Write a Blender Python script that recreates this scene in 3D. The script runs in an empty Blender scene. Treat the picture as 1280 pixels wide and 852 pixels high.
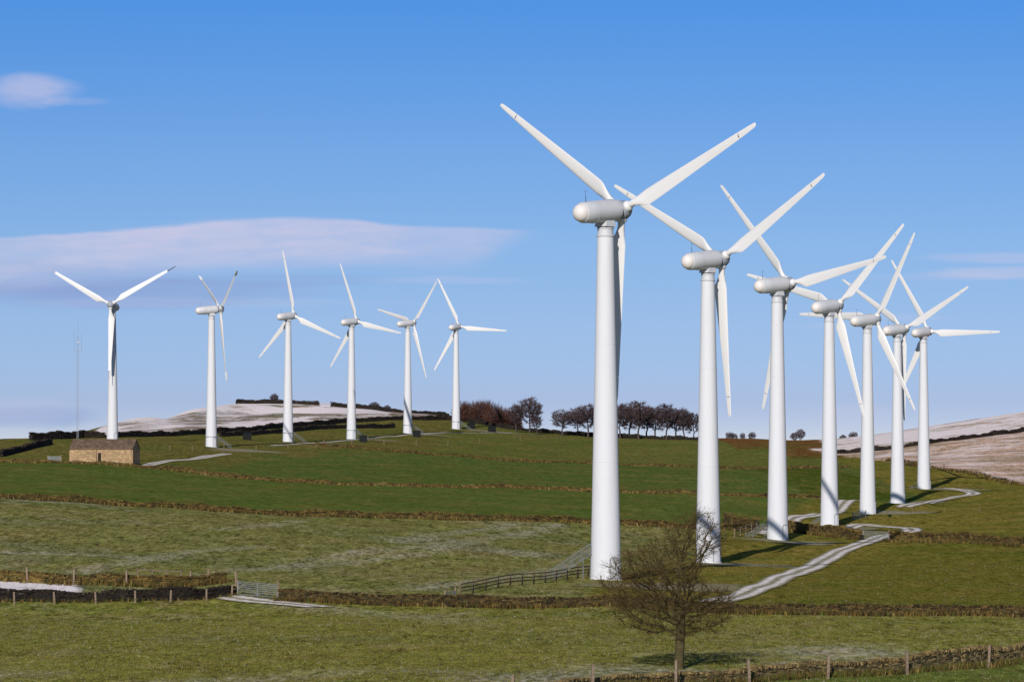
import bpy, math, random
import numpy as np
from mathutils import Matrix, Vector
random.seed(7); rng = np.random.default_rng(11)
R = math.radians
scene = bpy.context.scene
col = scene.collection
F = 5000.0                      # focal length in photograph pixels (1280 wide)
PITCH = math.atan(134/F); CP, SP = math.cos(PITCH), math.sin(PITCH)
ZC = 13.0                       # camera height; valley floor is near z = 0

# ------------------------------------------------------------------ helpers
def hide_none(o): return o
def tag(o, label=None, cat=None, group=None, kind=None):
    if label: o['label'] = label
    if cat: o['category'] = cat
    if group: o['group'] = group
    if kind: o['kind'] = kind
    return o
def empty(name, loc, rz=0.0, label=None, cat=None, group=None):
    o = bpy.data.objects.new(name, None); col.objects.link(o)
    o.empty_display_size = 0.5
    o.location = loc; o.rotation_euler = (0, 0, rz)
    return tag(o, label, cat, group)
def dup(root, loc=None, rz=None):
    def cp(o, parent):
        c = o.copy(); col.objects.link(c); c.parent = parent
        for ch in kids.get(o.name, []): cp(ch, c)
        return c
    kids = {}
    def walk(o):
        kids[o.name] = list(o.children)
        for ch in o.children: walk(ch)
    walk(root)
    r = cp(root, None)
    if loc is not None: r.location = loc
    if rz is not None: r.rotation_euler = (0, 0, rz)
    return r

class MB:
    """collects vertices, faces and a grey/tint value per vertex, then links ONE mesh object"""
    def __init__(s): s.v = []; s.f = []; s.c = []
    def add(s, vs, fs, c=(1, 1, 1)):
        n = len(s.v); s.v.extend(vs); s.f.extend([tuple(i+n for i in f) for f in fs])
        s.c.extend([c]*len(vs))
    def box(s, c, sx, sy, sz, rz=0.0, tint=(1, 1, 1), jit=0.0, tilt=0.0):
        ca, sa = math.cos(rz), math.sin(rz); vs = []
        for dx in (-.5, .5):
            for dy in (-.5, .5):
                for dz in (-.5, .5):
                    x = dx*sx+random.uniform(-jit, jit); y = dy*sy+random.uniform(-jit, jit); z = dz*sz+random.uniform(-jit, jit)
                    z += x*tilt
                    vs.append((c[0]+x*ca-y*sa, c[1]+x*sa+y*ca, c[2]+z))
        s.add(vs, [(0, 1, 3, 2), (4, 6, 7, 5), (0, 4, 5, 1), (2, 3, 7, 6), (0, 2, 6, 4), (1, 5, 7, 3)], tint)
    def tube(s, p0, p1, r0, r1=None, n=6, tint=(1, 1, 1), caps=True):
        r1 = r0 if r1 is None else r1
        p0 = Vector(p0); p1 = Vector(p1); d = p1-p0
        if d.length < 1e-6: return
        d.normalize(); a = d.orthogonal().normalized(); b = d.cross(a)
        vs = []
        for p, r in ((p0, r0), (p1, r1)):
            for i in range(n):
                t = 2*math.pi*i/n
                vs.append(tuple(p+(a*math.cos(t)+b*math.sin(t))*r))
        fs = [(i, (i+1) % n, n+(i+1) % n, n+i) for i in range(n)]
        if caps: fs += [tuple(range(n))[::-1], tuple(range(n, 2*n))]
        s.add(vs, fs, tint)
    def lathe(s, prof, n=32, axis='z', tint=(1, 1, 1)):
        vs = []; fs = []
        for (r, z) in prof:
            for i in range(n):
                t = 2*math.pi*i/n
                if axis == 'z': vs.append((r*math.cos(t), r*math.sin(t), z))
                else: vs.append((r*math.cos(t), z, r*math.sin(t)))
        for k in range(len(prof)-1):
            for i in range(n):
                j = (i+1) % n
                q = (k*n+i, k*n+j, (k+1)*n+j, (k+1)*n+i)
                fs.append(q if axis == 'z' else q[::-1])
        fs.append(tuple(range(n))[::-1] if axis == 'z' else tuple(range(n)))
        e = [(len(prof)-1)*n+i for i in range(n)]
        fs.append(tuple(e) if axis == 'z' else tuple(e[::-1]))
        s.add(vs, fs, tint)
    def build(s, name, mat, parent=None, smooth=False):
        me = bpy.data.meshes.new(name); me.from_pydata(s.v, [], s.f); me.update()
        a = me.attributes.new('tint', 'FLOAT_COLOR', 'POINT')
        arr = np.ones((len(s.v), 4), dtype=np.float32)
        if s.v: arr[:, :3] = np.array(s.c, dtype=np.float32)
        a.data.foreach_set('color', arr.ravel())
        me.materials.append(mat)
        if smooth:
            me.polygons.foreach_set('use_smooth', [True]*len(me.polygons))
            try: me.set_sharp_from_angle(angle=R(38))
            except Exception: pass
        o = bpy.data.objects.new(name, me); col.objects.link(o)
        if parent: o.parent = parent
        return o

# ------------------------------------------------------------------ materials
def nodes(mat):
    mat.use_nodes = True; nt = mat.node_tree; nt.nodes.clear(); return nt
def math_node(nt, op, a, b=None, c=None, clamp=False):
    n = nt.nodes.new('ShaderNodeMath'); n.operation = op; n.use_clamp = clamp
    for i, v in enumerate((a, b, c)):
        if v is None: continue
        if isinstance(v, (int, float)): n.inputs[i].default_value = v
        else: nt.links.new(v, n.inputs[i])
    return n.outputs[0]
def mixc(nt, f, a, b, mode='MIX'):
    n = nt.nodes.new('ShaderNodeMix'); n.data_type = 'RGBA'; n.blend_type = mode
    for sock, v in ((n.inputs[0], f), (n.inputs[6], a), (n.inputs[7], b)):
        if isinstance(v, (int, float)): sock.default_value = v
        elif isinstance(v, tuple): sock.default_value = (*v, 1)
        else: nt.links.new(v, sock)
    return n.outputs[2]
def noise(nt, vec, scale, detail=4, rough=.55, dist=0.0):
    n = nt.nodes.new('ShaderNodeTexNoise'); n.inputs['Scale'].default_value = scale
    n.inputs['Detail'].default_value = detail; n.inputs['Roughness'].default_value = rough
    n.inputs['Distortion'].default_value = dist
    nt.links.new(vec, n.inputs['Vector']); return n.outputs[0]
def maprange(nt, v, a, b, c=0.0, d=1.0, smooth=True):
    n = nt.nodes.new('ShaderNodeMapRange'); n.interpolation_type = 'SMOOTHSTEP' if smooth else 'LINEAR'
    nt.links.new(v, n.inputs[0])
    for i, x in enumerate((a, b, c, d)): n.inputs[i+1].default_value = x
    return n.outputs[0]
def coords(nt, kind='Object', scale=(1, 1, 1)):
    t = nt.nodes.new('ShaderNodeTexCoord'); m = nt.nodes.new('ShaderNodeMapping')
    m.inputs['Scale'].default_value = scale
    nt.links.new(t.outputs[kind], m.inputs[0]); return m.outputs[0]
def finish(nt, colr, rough=.9, bump=None, bstr=.5, bdist=.05, spec=.3, metal=0.0, normal_only=None):
    b = nt.nodes.new('ShaderNodeBsdfPrincipled'); o = nt.nodes.new('ShaderNodeOutputMaterial')
    if isinstance(colr, tuple): b.inputs['Base Color'].default_value = (*colr, 1)
    else: nt.links.new(colr, b.inputs['Base Color'])
    if isinstance(rough, (int, float)): b.inputs['Roughness'].default_value = rough
    else: nt.links.new(rough, b.inputs['Roughness'])
    b.inputs['Specular IOR Level'].default_value = spec; b.inputs['Metallic'].default_value = metal
    if bump is not None:
        n = nt.nodes.new('ShaderNodeBump'); n.inputs['Strength'].default_value = bstr; n.inputs['Distance'].default_value = bdist
        nt.links.new(bump, n.inputs['Height']); nt.links.new(n.outputs[0], b.inputs['Normal'])
    nt.links.new(b.outputs[0], o.inputs[0])
def simple(name, c, rough=.8, var=.25, scale=3.0, metal=0.0, bstr=.3, bdist=.02, spec=.3):
    m = bpy.data.materials.new(name); nt = nodes(m); v = coords(nt)
    n1 = noise(nt, v, scale); at = nt.nodes.new('ShaderNodeAttribute'); at.attribute_name = 'tint'
    k = maprange(nt, n1, .3, .7, 1-var, 1+var, False)
    g = nt.nodes.new('ShaderNodeCombineColor')
    for i in range(3): nt.links.new(k, g.inputs[i])
    cc = mixc(nt, 1.0, g.outputs[0], c, 'MULTIPLY'); cc = mixc(nt, 1.0, cc, at.outputs[0], 'MULTIPLY')
    finish(nt, cc, rough, n1, bstr, bdist, spec, metal); return m

# white painted steel / glass fibre with faint streaks of dirt
def white_paint(name, c, dirt=(.42, .38, .32), amount=.35, rough=.45, sp_=.35):
    m = bpy.data.materials.new(name); nt = nodes(m)
    v = coords(nt, 'Object', (1, 1, .12)); v2 = coords(nt)
    n1 = noise(nt, v, 1.6, 2, .5); n2 = noise(nt, v2, .6, 2)
    f = math_node(nt, 'MULTIPLY', maprange(nt, n1, .5, .85), amount)
    f2 = math_node(nt, 'ADD', f, math_node(nt, 'MULTIPLY', maprange(nt, n2, .5, .8), amount*.25), clamp=True)
    cc = mixc(nt, f2, c, dirt)
    finish(nt, cc, rough, None, spec=sp_); return m
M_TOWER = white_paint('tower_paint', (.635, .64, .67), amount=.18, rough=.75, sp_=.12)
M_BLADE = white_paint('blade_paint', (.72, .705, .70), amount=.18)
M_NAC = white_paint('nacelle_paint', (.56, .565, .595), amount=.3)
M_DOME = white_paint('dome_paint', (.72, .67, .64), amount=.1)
M_HUB = simple('hub_grey', (.30, .32, .36), .5, .2, 3, bstr=.1)
M_DARK = simple('dark_steel', (.05, .055, .06), .5, .3)
M_SEAL = simple('door_seal', (.33, .34, .37), .6, .2)
M_GALV = simple('galvanised_steel', (.34, .36, .38), .45, .25, 4, metal=.35, spec=.5)
M_MESH = simple('dull_galvanised', (.17, .18, .19), .7, .2, 4)
M_WOOD = simple('weathered_timber', (.20, .145, .10), .85, .35, 5)
M_WOODD = simple('dark_timber', (.15, .10, .065), .85, .35, 5)
M_STONE = simple('gritstone', (.150, .112, .048), .95, .45, 4.5, bstr=.9, bdist=.04)
M_STONED = simple('dark_gritstone', (.020, .014, .010), .95, .5, 3.5, bstr=.9, bdist=.04)
M_STONEO = simple('mossy_gritstone', (.095, .064, .017), .95, .5, 1.2, bstr=.9, bdist=.05)
M_STONEB = simple('peaty_gritstone', (.060, .040, .013), .95, .6, 2.5, bstr=.9, bdist=.05)
M_CORE = simple('wall_core', (.018, .015, .012), 1.0, .3)
M_BARK = simple('bark', (.072, .056, .022), .95, .35, 6, bstr=.8)
M_TWIG = simple('twigs', (.078, .054, .018), .95, .35, 1.5)
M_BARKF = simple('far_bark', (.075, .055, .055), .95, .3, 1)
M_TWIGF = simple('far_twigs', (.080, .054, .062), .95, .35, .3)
M_TWIGR = simple('russet_twigs', (.085, .038, .026), .95, .4, .25)
M_TRANS = simple('cabinet_paint', (.010, .012, .011), .9, .3)
M_TUFT = simple('dry_grass', (1, 1, 1), .95, .25, .4)

# ------------------------------------------------------------------ terrain
CTRL = [  # (column, row, distance): where the ground lies along lines of sight
 (0,852,215),(320,852,214),(640,852,214),(960,854,218),(1280,852,222),(1280,822,246),(848,837,229),
 (0,800,262),(400,800,264),(800,800,265),(1280,800,268),
 (0,755,329),(150,753,331),(289,746,342),(350,752,333),(640,758,323),(780,760,320),(940,766,311),(1110,769,306),(1280,771,304),
 (0,726,345),(120,730,345),(250,736,352),
 (1280,748,348),(1120,735,372),(1000,728,385),(1280,715,412),
 (0,700,372),(300,722,352),(0,660,425),(300,690,405),(500,712,395),(640,700,425),(640,740,350),(560,670,465),
 (0,622,505),(150,631,510),(300,641,520),(470,647,530),(640,651,540),(780,655,555),(900,662,560),
 (1280,684,512),(1150,676,540),(1280,660,590),(1280,640,680),(1200,640,690),
 (0,600,640),(320,617,640),(640,629,640),(900,636,650),(960,640,660),
 (0,577,800),(100,580,800),(174,583,800),(300,598,775),(470,607,770),(640,610,770),(737,614,770),(950,620,770),
 (1060,625,765),(1070,600,900),(1240,622,800),(1280,606,930),(1212,589,985),(1161,584,1015),(1180,612,880),
 (131,579,850),(60,566,940),(200,571,930),(0,570,930),(0,556,1100),
 (400,557,1080),(517,566,1060),(660,577,1040),(737,579,1040),(958,586,1030),
 (330,575,950),(330,560,1040),(640,592,900),(640,556,1230),
 (700,550,1330),(870,551,1350),(1000,564,1230),(1063,571,1180),(1000,552,1420),
 (1280,565,1110),(1280,540,1240),(1160,555,1200),(1160,543,1300),(1060,566,1220),(1220,575,1060),
 (1280,515,1420),(1180,530,1420),(1100,543,1440),(1010,550,1460),(950,549,1480),(870,547,1460),(735,547,1450),
 (700,543,1450),(640,537,1450),(600,531,1480),(560,521,1540),(470,512,1620),(400,506,1650),(340,504,1650),(290,505,1640),
 (240,511,1600),(190,520,1500),(160,534,1380),(120,543,1290),(60,549,1250),(0,549,1230),(60,556,1400),(0,560,1380),(120,541,1370),
 (150,547,1180),(230,544,1230),(313,539,1290),(352,535,1330),(432,529,1400),(494,525,1430),(565,525,1460),
 (300,546,1180),(400,536,1290),(240,525,1450),(340,516,1540),
 (85,550,1150),
]
TB = {  # base X, base Y(depth), z, blade angle, yaw, hub offset
 'R1': (8.9, 380.4, -12.46, 66.3, 42, 2.4), 'R2': (22.7, 463.0, -13.22, 60, 43, 2.4), 'R3': (36.4, 548.6, -12.60, 80, 47, 2.3),
 'R4': (50.3, 634.1, -12.54, 47, 40, 2.3), 'R5': (64.0, 720.2, -11.94, 34, 46, 2.3), 'R6': (77.0, 799.1, -11.33, 64, 44, 2.3),
 'R7': (91.4, 888.3, -9.23, 91, 38, 2.2), 'L1': (-103.4, 1035.5, 1.86, 60, -172, 2.5), 'L2': (-76.9, 1023.4, .41, 60, 68, 2.4),
 'L3': (-62.4, 1114.6, 1.78, 111, 40, 2.3), 'L4': (-48.1, 1198.6, 2.87, 102, 42, 2.3), 'L5': (-33.3, 1277.4, 4.85, 45, 49, 2.3),
 'L6': (-19.2, 1372.5, 6.58, 95, 28, 2.3)}
def ray(px, py, Y):
    """world point on the line of sight (px, py) at ground distance Y"""
    u = (426-py)/F
    z = Y*(SP+u*CP)/(CP-u*SP)
    return ((px-640)/F*(Y*CP+z*SP), Y, z+ZC)
cp_ = [ray(*c) for c in CTRL] + [(t[0], t[1], t[2]+ZC) for t in TB.values()]
for c in CTRL:                                    # land falls away behind the skyline
    if c[1] < 552 and c[2] >= 1420 or (c[0] <= 130 and c[2] in (1250, 1230)):
        x, y, z = ray(*c); cp_.append((x*1.04, y+50, z-2.2)); cp_.append((x*1.22, y+320, z-16))
cp_ = np.array(cp_, dtype=float)
SC = 100.0
def warp(X, Y): return np.stack([np.asarray(X)/SC*1.6, np.asarray(Y)/SC], -1)   # features stretch along the valley
def tps_k(r2): return 0.5*r2*np.log(r2+1e-9)
Pq = warp(cp_[:, 0], cp_[:, 1]); n_ = len(Pq)
K = tps_k(((Pq[:, None]-Pq[None])**2).sum(-1)) + np.eye(n_)*0.010
Q = np.concatenate([np.ones((n_, 1)), Pq], 1)
A = np.block([[K, Q], [Q.T, np.zeros((3, 3))]])
W = np.linalg.solve(A, np.concatenate([cp_[:, 2], np.zeros(3)]))
def hz(X, Y):
    X = np.atleast_1d(np.asarray(X, float)); Y = np.atleast_1d(np.asarray(Y, float))
    Yc = np.clip(Y, 195, 1850); Xl = .15*Yc+12; Xc = np.clip(X, -Xl, Xl)
    q = warp(Xc, Yc); out = np.empty(len(X))
    for i in range(0, len(X), 20000):
        s = q[i:i+20000]; r2 = ((s[:, None]-Pq[None])**2).sum(-1)
        out[i:i+20000] = tps_k(r2)@W[:n_] + W[n_] + s@W[n_+1:]
    d = np.hypot(X-Xc, (Y-Yc)*(Y > Yc)); t = np.clip(d/2500, 0, 1); t = t*t*(3-2*t)
    out = out*(1-t) + (-25)*t
    und = .10*np.sin(X*.21+1.3*np.sin(Y*.05))*np.sin(Y*.083+X*.02) + .05*np.sin(X*.53+Y*.11)
    return out+und
def Z(x, y): return float(hz([x], [y])[0])
def P(px, Y, dz=0.0):                             # ground point in the column px at distance Y
    z = 0.0
    for _ in range(2):
        x = (px-640)/F*(Y*CP+(z-ZC)*SP); z = Z(x, Y)
    return Vector((x, Y, z+dz))
def at(px, py, y0=200, y1=1750):                  # first ground point on a line of sight
    Ys = np.arange(y0, y1, 1.0); u = (426-py)/F
    zr = Ys*(SP+u*CP)/(CP-u*SP); X = (px-640)/F*(Ys*CP+zr*SP); zg = hz(X, Ys)-ZC
    k = np.argmax(zr < zg)
    return Vector((X[k], Ys[k], zg[k]+ZC))
def spread(a, b, first, mult, far):
    out = []; v = b; s = first
    while v < far: s *= mult; v += s; out.append(v)
    return out
xd = list(np.arange(-230, 230.1, 2.0)); e = spread(0, 230, 3, 1.25, 22000)
xs = np.array(sorted([-v for v in e]+xd+e))
yd = list(np.arange(196, 620, 1.4))+list(np.arange(620, 1060, 2.2))+list(np.arange(1060, 1760, 3.5))
ys = np.array(sorted([390-v for v in spread(0, 196, 4, 1.4, 3000)]+yd+spread(0, 1760, 6, 1.25, 30000)))
GX, GY = np.meshgrid(xs, ys); gx = GX.ravel(); gy = GY.ravel(); gz = hz(gx, gy)
nx, ny = len(xs), len(ys)

# field boundaries as world curves Y(X)
def curve(pts):
    a = sorted([((px-640)/F*Y, Y) for px, Y in pts]); return [p[0] for p in a], [p[1] for p in a]
WALL1 = [(-400,184),(0,186),(400,188),(560,192),(640,199),(720,208),(850,217),(940,220),(1035,225),(1134,231),(1200,236),(1280,243),(1400,253),(1700,280)]
WALL2A = [(-300,322),(0,330),(66,332),(160,334),(230,337),(291,342)]
WALL2B = [(350,333),(400,331),(630,323),(777,320),(940,311),(1110,306),(1280,303),(1600,296)]
BANK = [(-300,338),(0,345),(100,346),(200,349),(280,354)]
WALL3 = [(-260,500),(0,505),(150,510),(300,520),(470,530),(640,540),(780,555),(900,562),(946,575)]
WALL4 = [(-200,800),(0,800),(100,800),(174,800),(300,775),(470,770),(640,770),(737,770),(950,770),(1030,790)]
WALL5 = [(395,1082),(517,1060),(660,1040),(737,1040),(958,1030),(1060,1035)]
MOOR = [(985,1290),(1010,1250),(1063,1180),(1161,1012),(1212,985),(1250,952),(1280,930),(1400,860),(1700,800)]
def beyond(pts, X, Y):
    a, b = curve(pts); return Y > np.interp(X, a, b)
def dist_poly(X, Y, pts):
    d = np.full(len(X), 1e9)
    for (x0, y0), (x1, y1) in zip(pts[:-1], pts[1:]):
        vx, vy = x1-x0, y1-y0; L = vx*vx+vy*vy+1e-9
        t = np.clip(((X-x0)*vx+(Y-y0)*vy)/L, 0, 1)
        d = np.minimum(d, np.hypot(X-x0-t*vx, Y-y0-t*vy))
    return d
def field(X, Y):
    """colour (linear rgb), frost amount, snow amount of the ground"""
    n = len(X); c = np.empty((n, 3)); c[:] = (.205, .205, .040)                # meadow in front of the second wall
    frost = np.full(n, .47); snow = np.zeros(n)
    def put(m, colr, fr=None, sn=None):
        c[m] = colr
        if fr is not None: frost[m] = fr
        if sn is not None: snow[m] = sn
    b1 = beyond(WALL1, X, Y); put(~b1, (.125, .165, .030), .35)
    xa, ya = curve(WALL2A+WALL2B); b2 = Y > np.interp(X, xa, ya)
    put(b2, (.200, .195, .055), .48)
    right = X > np.interp(Y, [300, 380, 460, 560, 640, 770, 900, 1000, 1100], [3, 9, 20, 30, 38, 52, 72, 85, 90])
    put(b2 & right, (.200, .165, .030), .22)
    gr = b2 & (X > np.interp(Y, [300, 345, 420, 550, 600], [15, 20, 32, 54, 60])); put(gr & (Y < 560), (.145, .138, .020), .2)
    b3 = beyond(WALL3, X, Y) & (X < np.interp(Y, [500, 575, 700, 1000], [36, 36, 48, 90])); put(b3, (.100, .138, .027), .1)
    b4 = beyond(WALL4, X, Y) & (X < 85); put(b4, (.092, .128, .028), .1)
    put(b4 & (X < -60) & (Y > 815), (.13, .125, .03), .2)
    b5 = beyond(WALL5, X, Y) & b4; put(b5 & (X > -80), (.140, .145, .034), .15)
    put((Y > 1085) & (X < -20) & b4, (.145, .13, .033), .2)
    put((Y > 985) & (X < -48), (.145, .13, .033), .2)
    strip = (Y > 860) & (Y > np.interp(X, [-120, -60, -40], [870, 985, 1060])) & (X < -45); put(strip, (.145, .13, .033), .2)
    e = (X > 60) & (X < 82) & (Y > 820) & (Y < 1040); put(e, (.066, .092, .012), .05)
    mo = beyond(MOOR, X, Y) & (X > 86); put(mo, (.66, .44, .33), .50, .26); put(mo & (Y > 1235), (.68, .50, .42), .6, .62)
    br = (Y > 1180) & (X > 82) & ~mo; put(br, (.150, .060, .022), .05)
    br = (Y > 1255) & (Y < 1500) & (X > 70) & (X < 100+(Y-1250)*.03); put(br, (.170, .070, .028), .1, .0)
    hx, hy = curve([(140,1215),(230,1240),(313,1300),(352,1340),(432,1408),(494,1438),(565,1470),(620,1480)])
    hl = (Y > np.interp(X, hx, hy)+2) & (X < -16); put(hl, (.26, .24, .24), .3, 1.0)
    hill2 = hl & (Y > 1450) & (X > -48); put(hill2, (.20, .15, .12), .5, .45)
    far = (Y > 1900) | (X < -150) & (Y > 1150); put(far, (.07, .085, .03), .1, 0)
    ln = b2 & ~b3 & (X < -26) & (Y < 352) & (Y > 333) & (X < -37); put(ln, (.3, .3, .3), .6, 1.0)
    return c, frost, snow
def strip(X, Y):
    d = dist_poly(X, Y, [((px-640)/F*q, q+5) for px, q in [(-100, 216), (300, 214), (600, 213), (720, 212), (850, 220), (940, 232), (1035, 243), (1134, 250)]])
    return np.where(beyond(WALL1, X, Y), np.exp(-(d/7)**2)*np.clip(.55+.45*np.sin(X*.35+1.2*np.sin(Y*.3))+.3*np.sin(X*.11+Y*.2), 0, 1)*np.interp(X, [-26, -8, 2], [.45, .7, 1]), 0)
fc, ff, fs = field(gx, gy)
def pix_line(pts): return [tuple(at(*p)[:2]) for p in pts]
for L, w, k in (([(166,528),(182,521),(205,518),(250,516),(300,518)], 13, .62), ([(335,517),(380,518),(430,521),(480,524),(520,525)], 26, .70), ([(255,529),(300,524),(330,521)], 14, .35), ([(300,507),(400,507),(480,514),(540,520)], 9, .5)):
    d = dist_poly(gx, gy, pix_line(L)); fs = np.where(gx < 0, fs*(1-k*np.exp(-(d/w)**2)), fs)
# faint frosted tractor lines, snow along the wall, all in world coordinates
LINES = [pix_line([(240,722),(390,705),(532,691),(590,676),(660,665),(700,655)]), pix_line([(500,678),(580,664),(640,655)]),
         pix_line([(280,662),(345,655),(390,651)]), pix_line([(520,737),(640,722),(720,706)]), pix_line([(0,690),(120,694),(220,697)]),
         pix_line([(100,716),(230,690),(330,682)]), pix_line([(0,622),(80,628),(150,634)]), pix_line([(380,700),(450,690),(520,683)])]
for k, L in enumerate(LINES):
    d = dist_poly(gx, gy, L); ff = np.maximum(ff, np.where(beyond(WALL3, gx, gy), ff, ff+.42*np.exp(-(d/1.3)**2)))
ff = ff+.85*strip(gx, gy)
d = dist_poly(gx, gy, [tuple(at(350, 757)[:2]), tuple(at(440, 764)[:2]), tuple(at(560, 776)[:2])]); ff = ff+.30*np.exp(-(d/3)**2)
pt = at(655, 692); d = np.hypot((gx-pt.x)/3, (gy-pt.y)/5); ff = ff+.5*np.exp(-d**2)
fa = np.stack([fc[:, 0], fc[:, 1], fc[:, 2], np.ones(len(gx))], 1).astype(np.float32)
fb = np.stack([np.clip(ff, 0, 1), fs, np.zeros(len(gx)), np.ones(len(gx))], 1).astype(np.float32)
me = bpy.data.meshes.new('ground')
idx = np.arange(nx*ny).reshape(ny, nx)
quads = np.stack([idx[:-1, :-1].ravel(), idx[:-1, 1:].ravel(), idx[1:, 1:].ravel(), idx[1:, :-1].ravel()], 1)
me.from_pydata(np.stack([gx, gy, gz], 1).tolist(), [], quads.tolist()); me.update()
for nm, arr in (('field_colour', fa), ('cover', fb)):
    a = me.attributes.new(nm, 'FLOAT_COLOR', 'POINT'); a.data.foreach_set('color', arr.ravel())
me.polygons.foreach_set('use_smooth', [True]*len(me.polygons))
def ground_mat():
    m = bpy.data.materials.new('pasture'); nt = nodes(m)
    A1 = nt.nodes.new('ShaderNodeAttribute'); A1.attribute_name = 'field_colour'
    A2 = nt.nodes.new('ShaderNodeAttribute'); A2.attribute_name = 'cover'
    sp = nt.nodes.new('ShaderNodeSeparateColor'); nt.links.new(A2.outputs[0], sp.inputs[0])
    v = coords(nt); va = coords(nt, 'Object', (1, .22, 1)); vb = coords(nt, 'Object', (1, .45, 1)); vm = coords(nt, 'Object', (.65, 1, 1))
    big = noise(nt, v, .035, 5, .6); mid = noise(nt, vb, .16, 5, .65); fine = noise(nt, va, 2.1, 5, .72); tuft = noise(nt, va, .75, 5, .7); moor = noise(nt, vm, .13, 7, .78, .3)
    c = A1.outputs[0]
    c = mixc(nt, math_node(nt, 'MULTIPLY', maprange(nt, mid, .46, .64), .50), c, (.23, .155, .045))     # dry straw
    c = mixc(nt, math_node(nt, 'MULTIPLY', maprange(nt, big, .46, .62), .50), c, (.082, .115, .018))      # lusher
    c = mixc(nt, math_node(nt, 'MULTIPLY', maprange(nt, tuft, .50, .74), .30), c, (.20, .15, .07))
    k = math_node(nt, 'ADD', maprange(nt, fine, .3, .7, .25, 1.72, False), maprange(nt, tuft, .3, .7, -.60, .60, False))
    k = math_node(nt, 'MAXIMUM', k, .18)
    k = math_node(nt, 'ADD', math_node(nt, 'MULTIPLY', math_node(nt, 'SUBTRACT', k, 1.0), maprange(nt, sp.outputs[0], .08, .35, .48, 1.0)), 1.0)
    g = nt.nodes.new('ShaderNodeCombineColor')
    for i in range(3): nt.links.new(k, g.inputs[i])
    c = mixc(nt, 1.0, c, g.outputs[0], 'MULTIPLY')
    # frost: thin pale dusting in patches
    pat = math_node(nt, 'ADD', math_node(nt, 'MULTIPLY', mid, .40), math_node(nt, 'ADD', math_node(nt, 'MULTIPLY', tuft, .34), math_node(nt, 'MULTIPLY', big, .34)))
    fr = math_node(nt, 'MULTIPLY', math_node(nt, 'SUBTRACT', math_node(nt, 'ADD', pat, math_node(nt, 'MULTIPLY', sp.outputs[0], .52)), .78), 5.0, clamp=True)
    fr = math_node(nt, 'MULTIPLY', fr, maprange(nt, fine, .38, .70, .10, .72))
    c = mixc(nt, fr, c, (.56, .50, .42))
    # snow with tussocks and heather breaking through
    th = maprange(nt, math_node(nt, 'ADD', math_node(nt, 'MULTIPLY', moor, .62), math_node(nt, 'MULTIPLY', big, .38)), .40, .62)
    sn = math_node(nt, 'MULTIPLY', math_node(nt, 'SUBTRACT', math_node(nt, 'MULTIPLY', sp.outputs[1], 1.25), math_node(nt, 'MULTIPLY', th, .95)), 2.6, clamp=True)
    sn = math_node(nt, 'MULTIPLY', sn, maprange(nt, fine, .25, .60, .60, 1.0))
    c = mixc(nt, math_node(nt, 'MULTIPLY', math_node(nt, 'GREATER_THAN', sp.outputs[1], .05), math_node(nt, 'MULTIPLY', maprange(nt, moor, .42, .66), .55)), c, (.46, .27, .17))
    c = mixc(nt, sn, c, (.90, .80, .78))
    hgt = math_node(nt, 'ADD', math_node(nt, 'MULTIPLY', tuft, .6), math_node(nt, 'MULTIPLY', fine, .4))
    finish(nt, c, 1.0, hgt, .5, .25, .0); return m
me.materials.append(ground_mat())
ground = bpy.data.objects.new('ground', me); col.objects.link(ground); tag(ground, kind='structure')

# ------------------------------------------------------------------ tracks and gravel
def track_mat(dk=(.74, .62, .56), lt=(1.0, .93, .90)):
    m = bpy.data.materials.new('snowy_gravel'); nt = nodes(m); v = coords(nt)
    va = coords(nt, 'Object', (1, .5, 1)); n1 = noise(nt, va, 2.6, 6, .8); n2 = noise(nt, va, 1.5, 5, .7)
    at_ = nt.nodes.new('ShaderNodeAttribute'); at_.attribute_name = 'tint'
    sp = nt.nodes.new('ShaderNodeSeparateColor'); nt.links.new(at_.outputs[0], sp.inputs[0])
    c = mixc(nt, maprange(nt, n1, .38, .62), dk, lt)
    g = mixc(nt, maprange(nt, n1, .4, .6), (.12, .11, .022), (.22, .185, .06))
    f = math_node(nt, 'ADD', sp.outputs[0], math_node(nt, 'MULTIPLY', math_node(nt, 'MULTIPLY', math_node(nt, 'SUBTRACT', n2, .5), 2.0), maprange(nt, sp.outputs[0], 0, .55, .15, 1.0)), clamp=True)
    c = mixc(nt, f, g, c)
    finish(nt, c, .95, n1, .6, .05, .15); return m
M_TRACK = track_mat(); M_PAD = track_mat((.26, .22, .14), (.50, .44, .35))
def catmull(pts, k=10):
    out = []; p = [pts[0]]+list(pts)+[pts[-1]]
    for i in range(1, len(p)-2):
        for j in range(k):
            t = j/k; a, b, c, d = (Vector(q) for q in p[i-1:i+3])
            out.append(.5*((2*b)+(c-a)*t+(2*a-5*b+4*c-d)*t*t+(3*b-a-3*c+d)*t**3))
    out.append(Vector(p[-2])); return out
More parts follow.
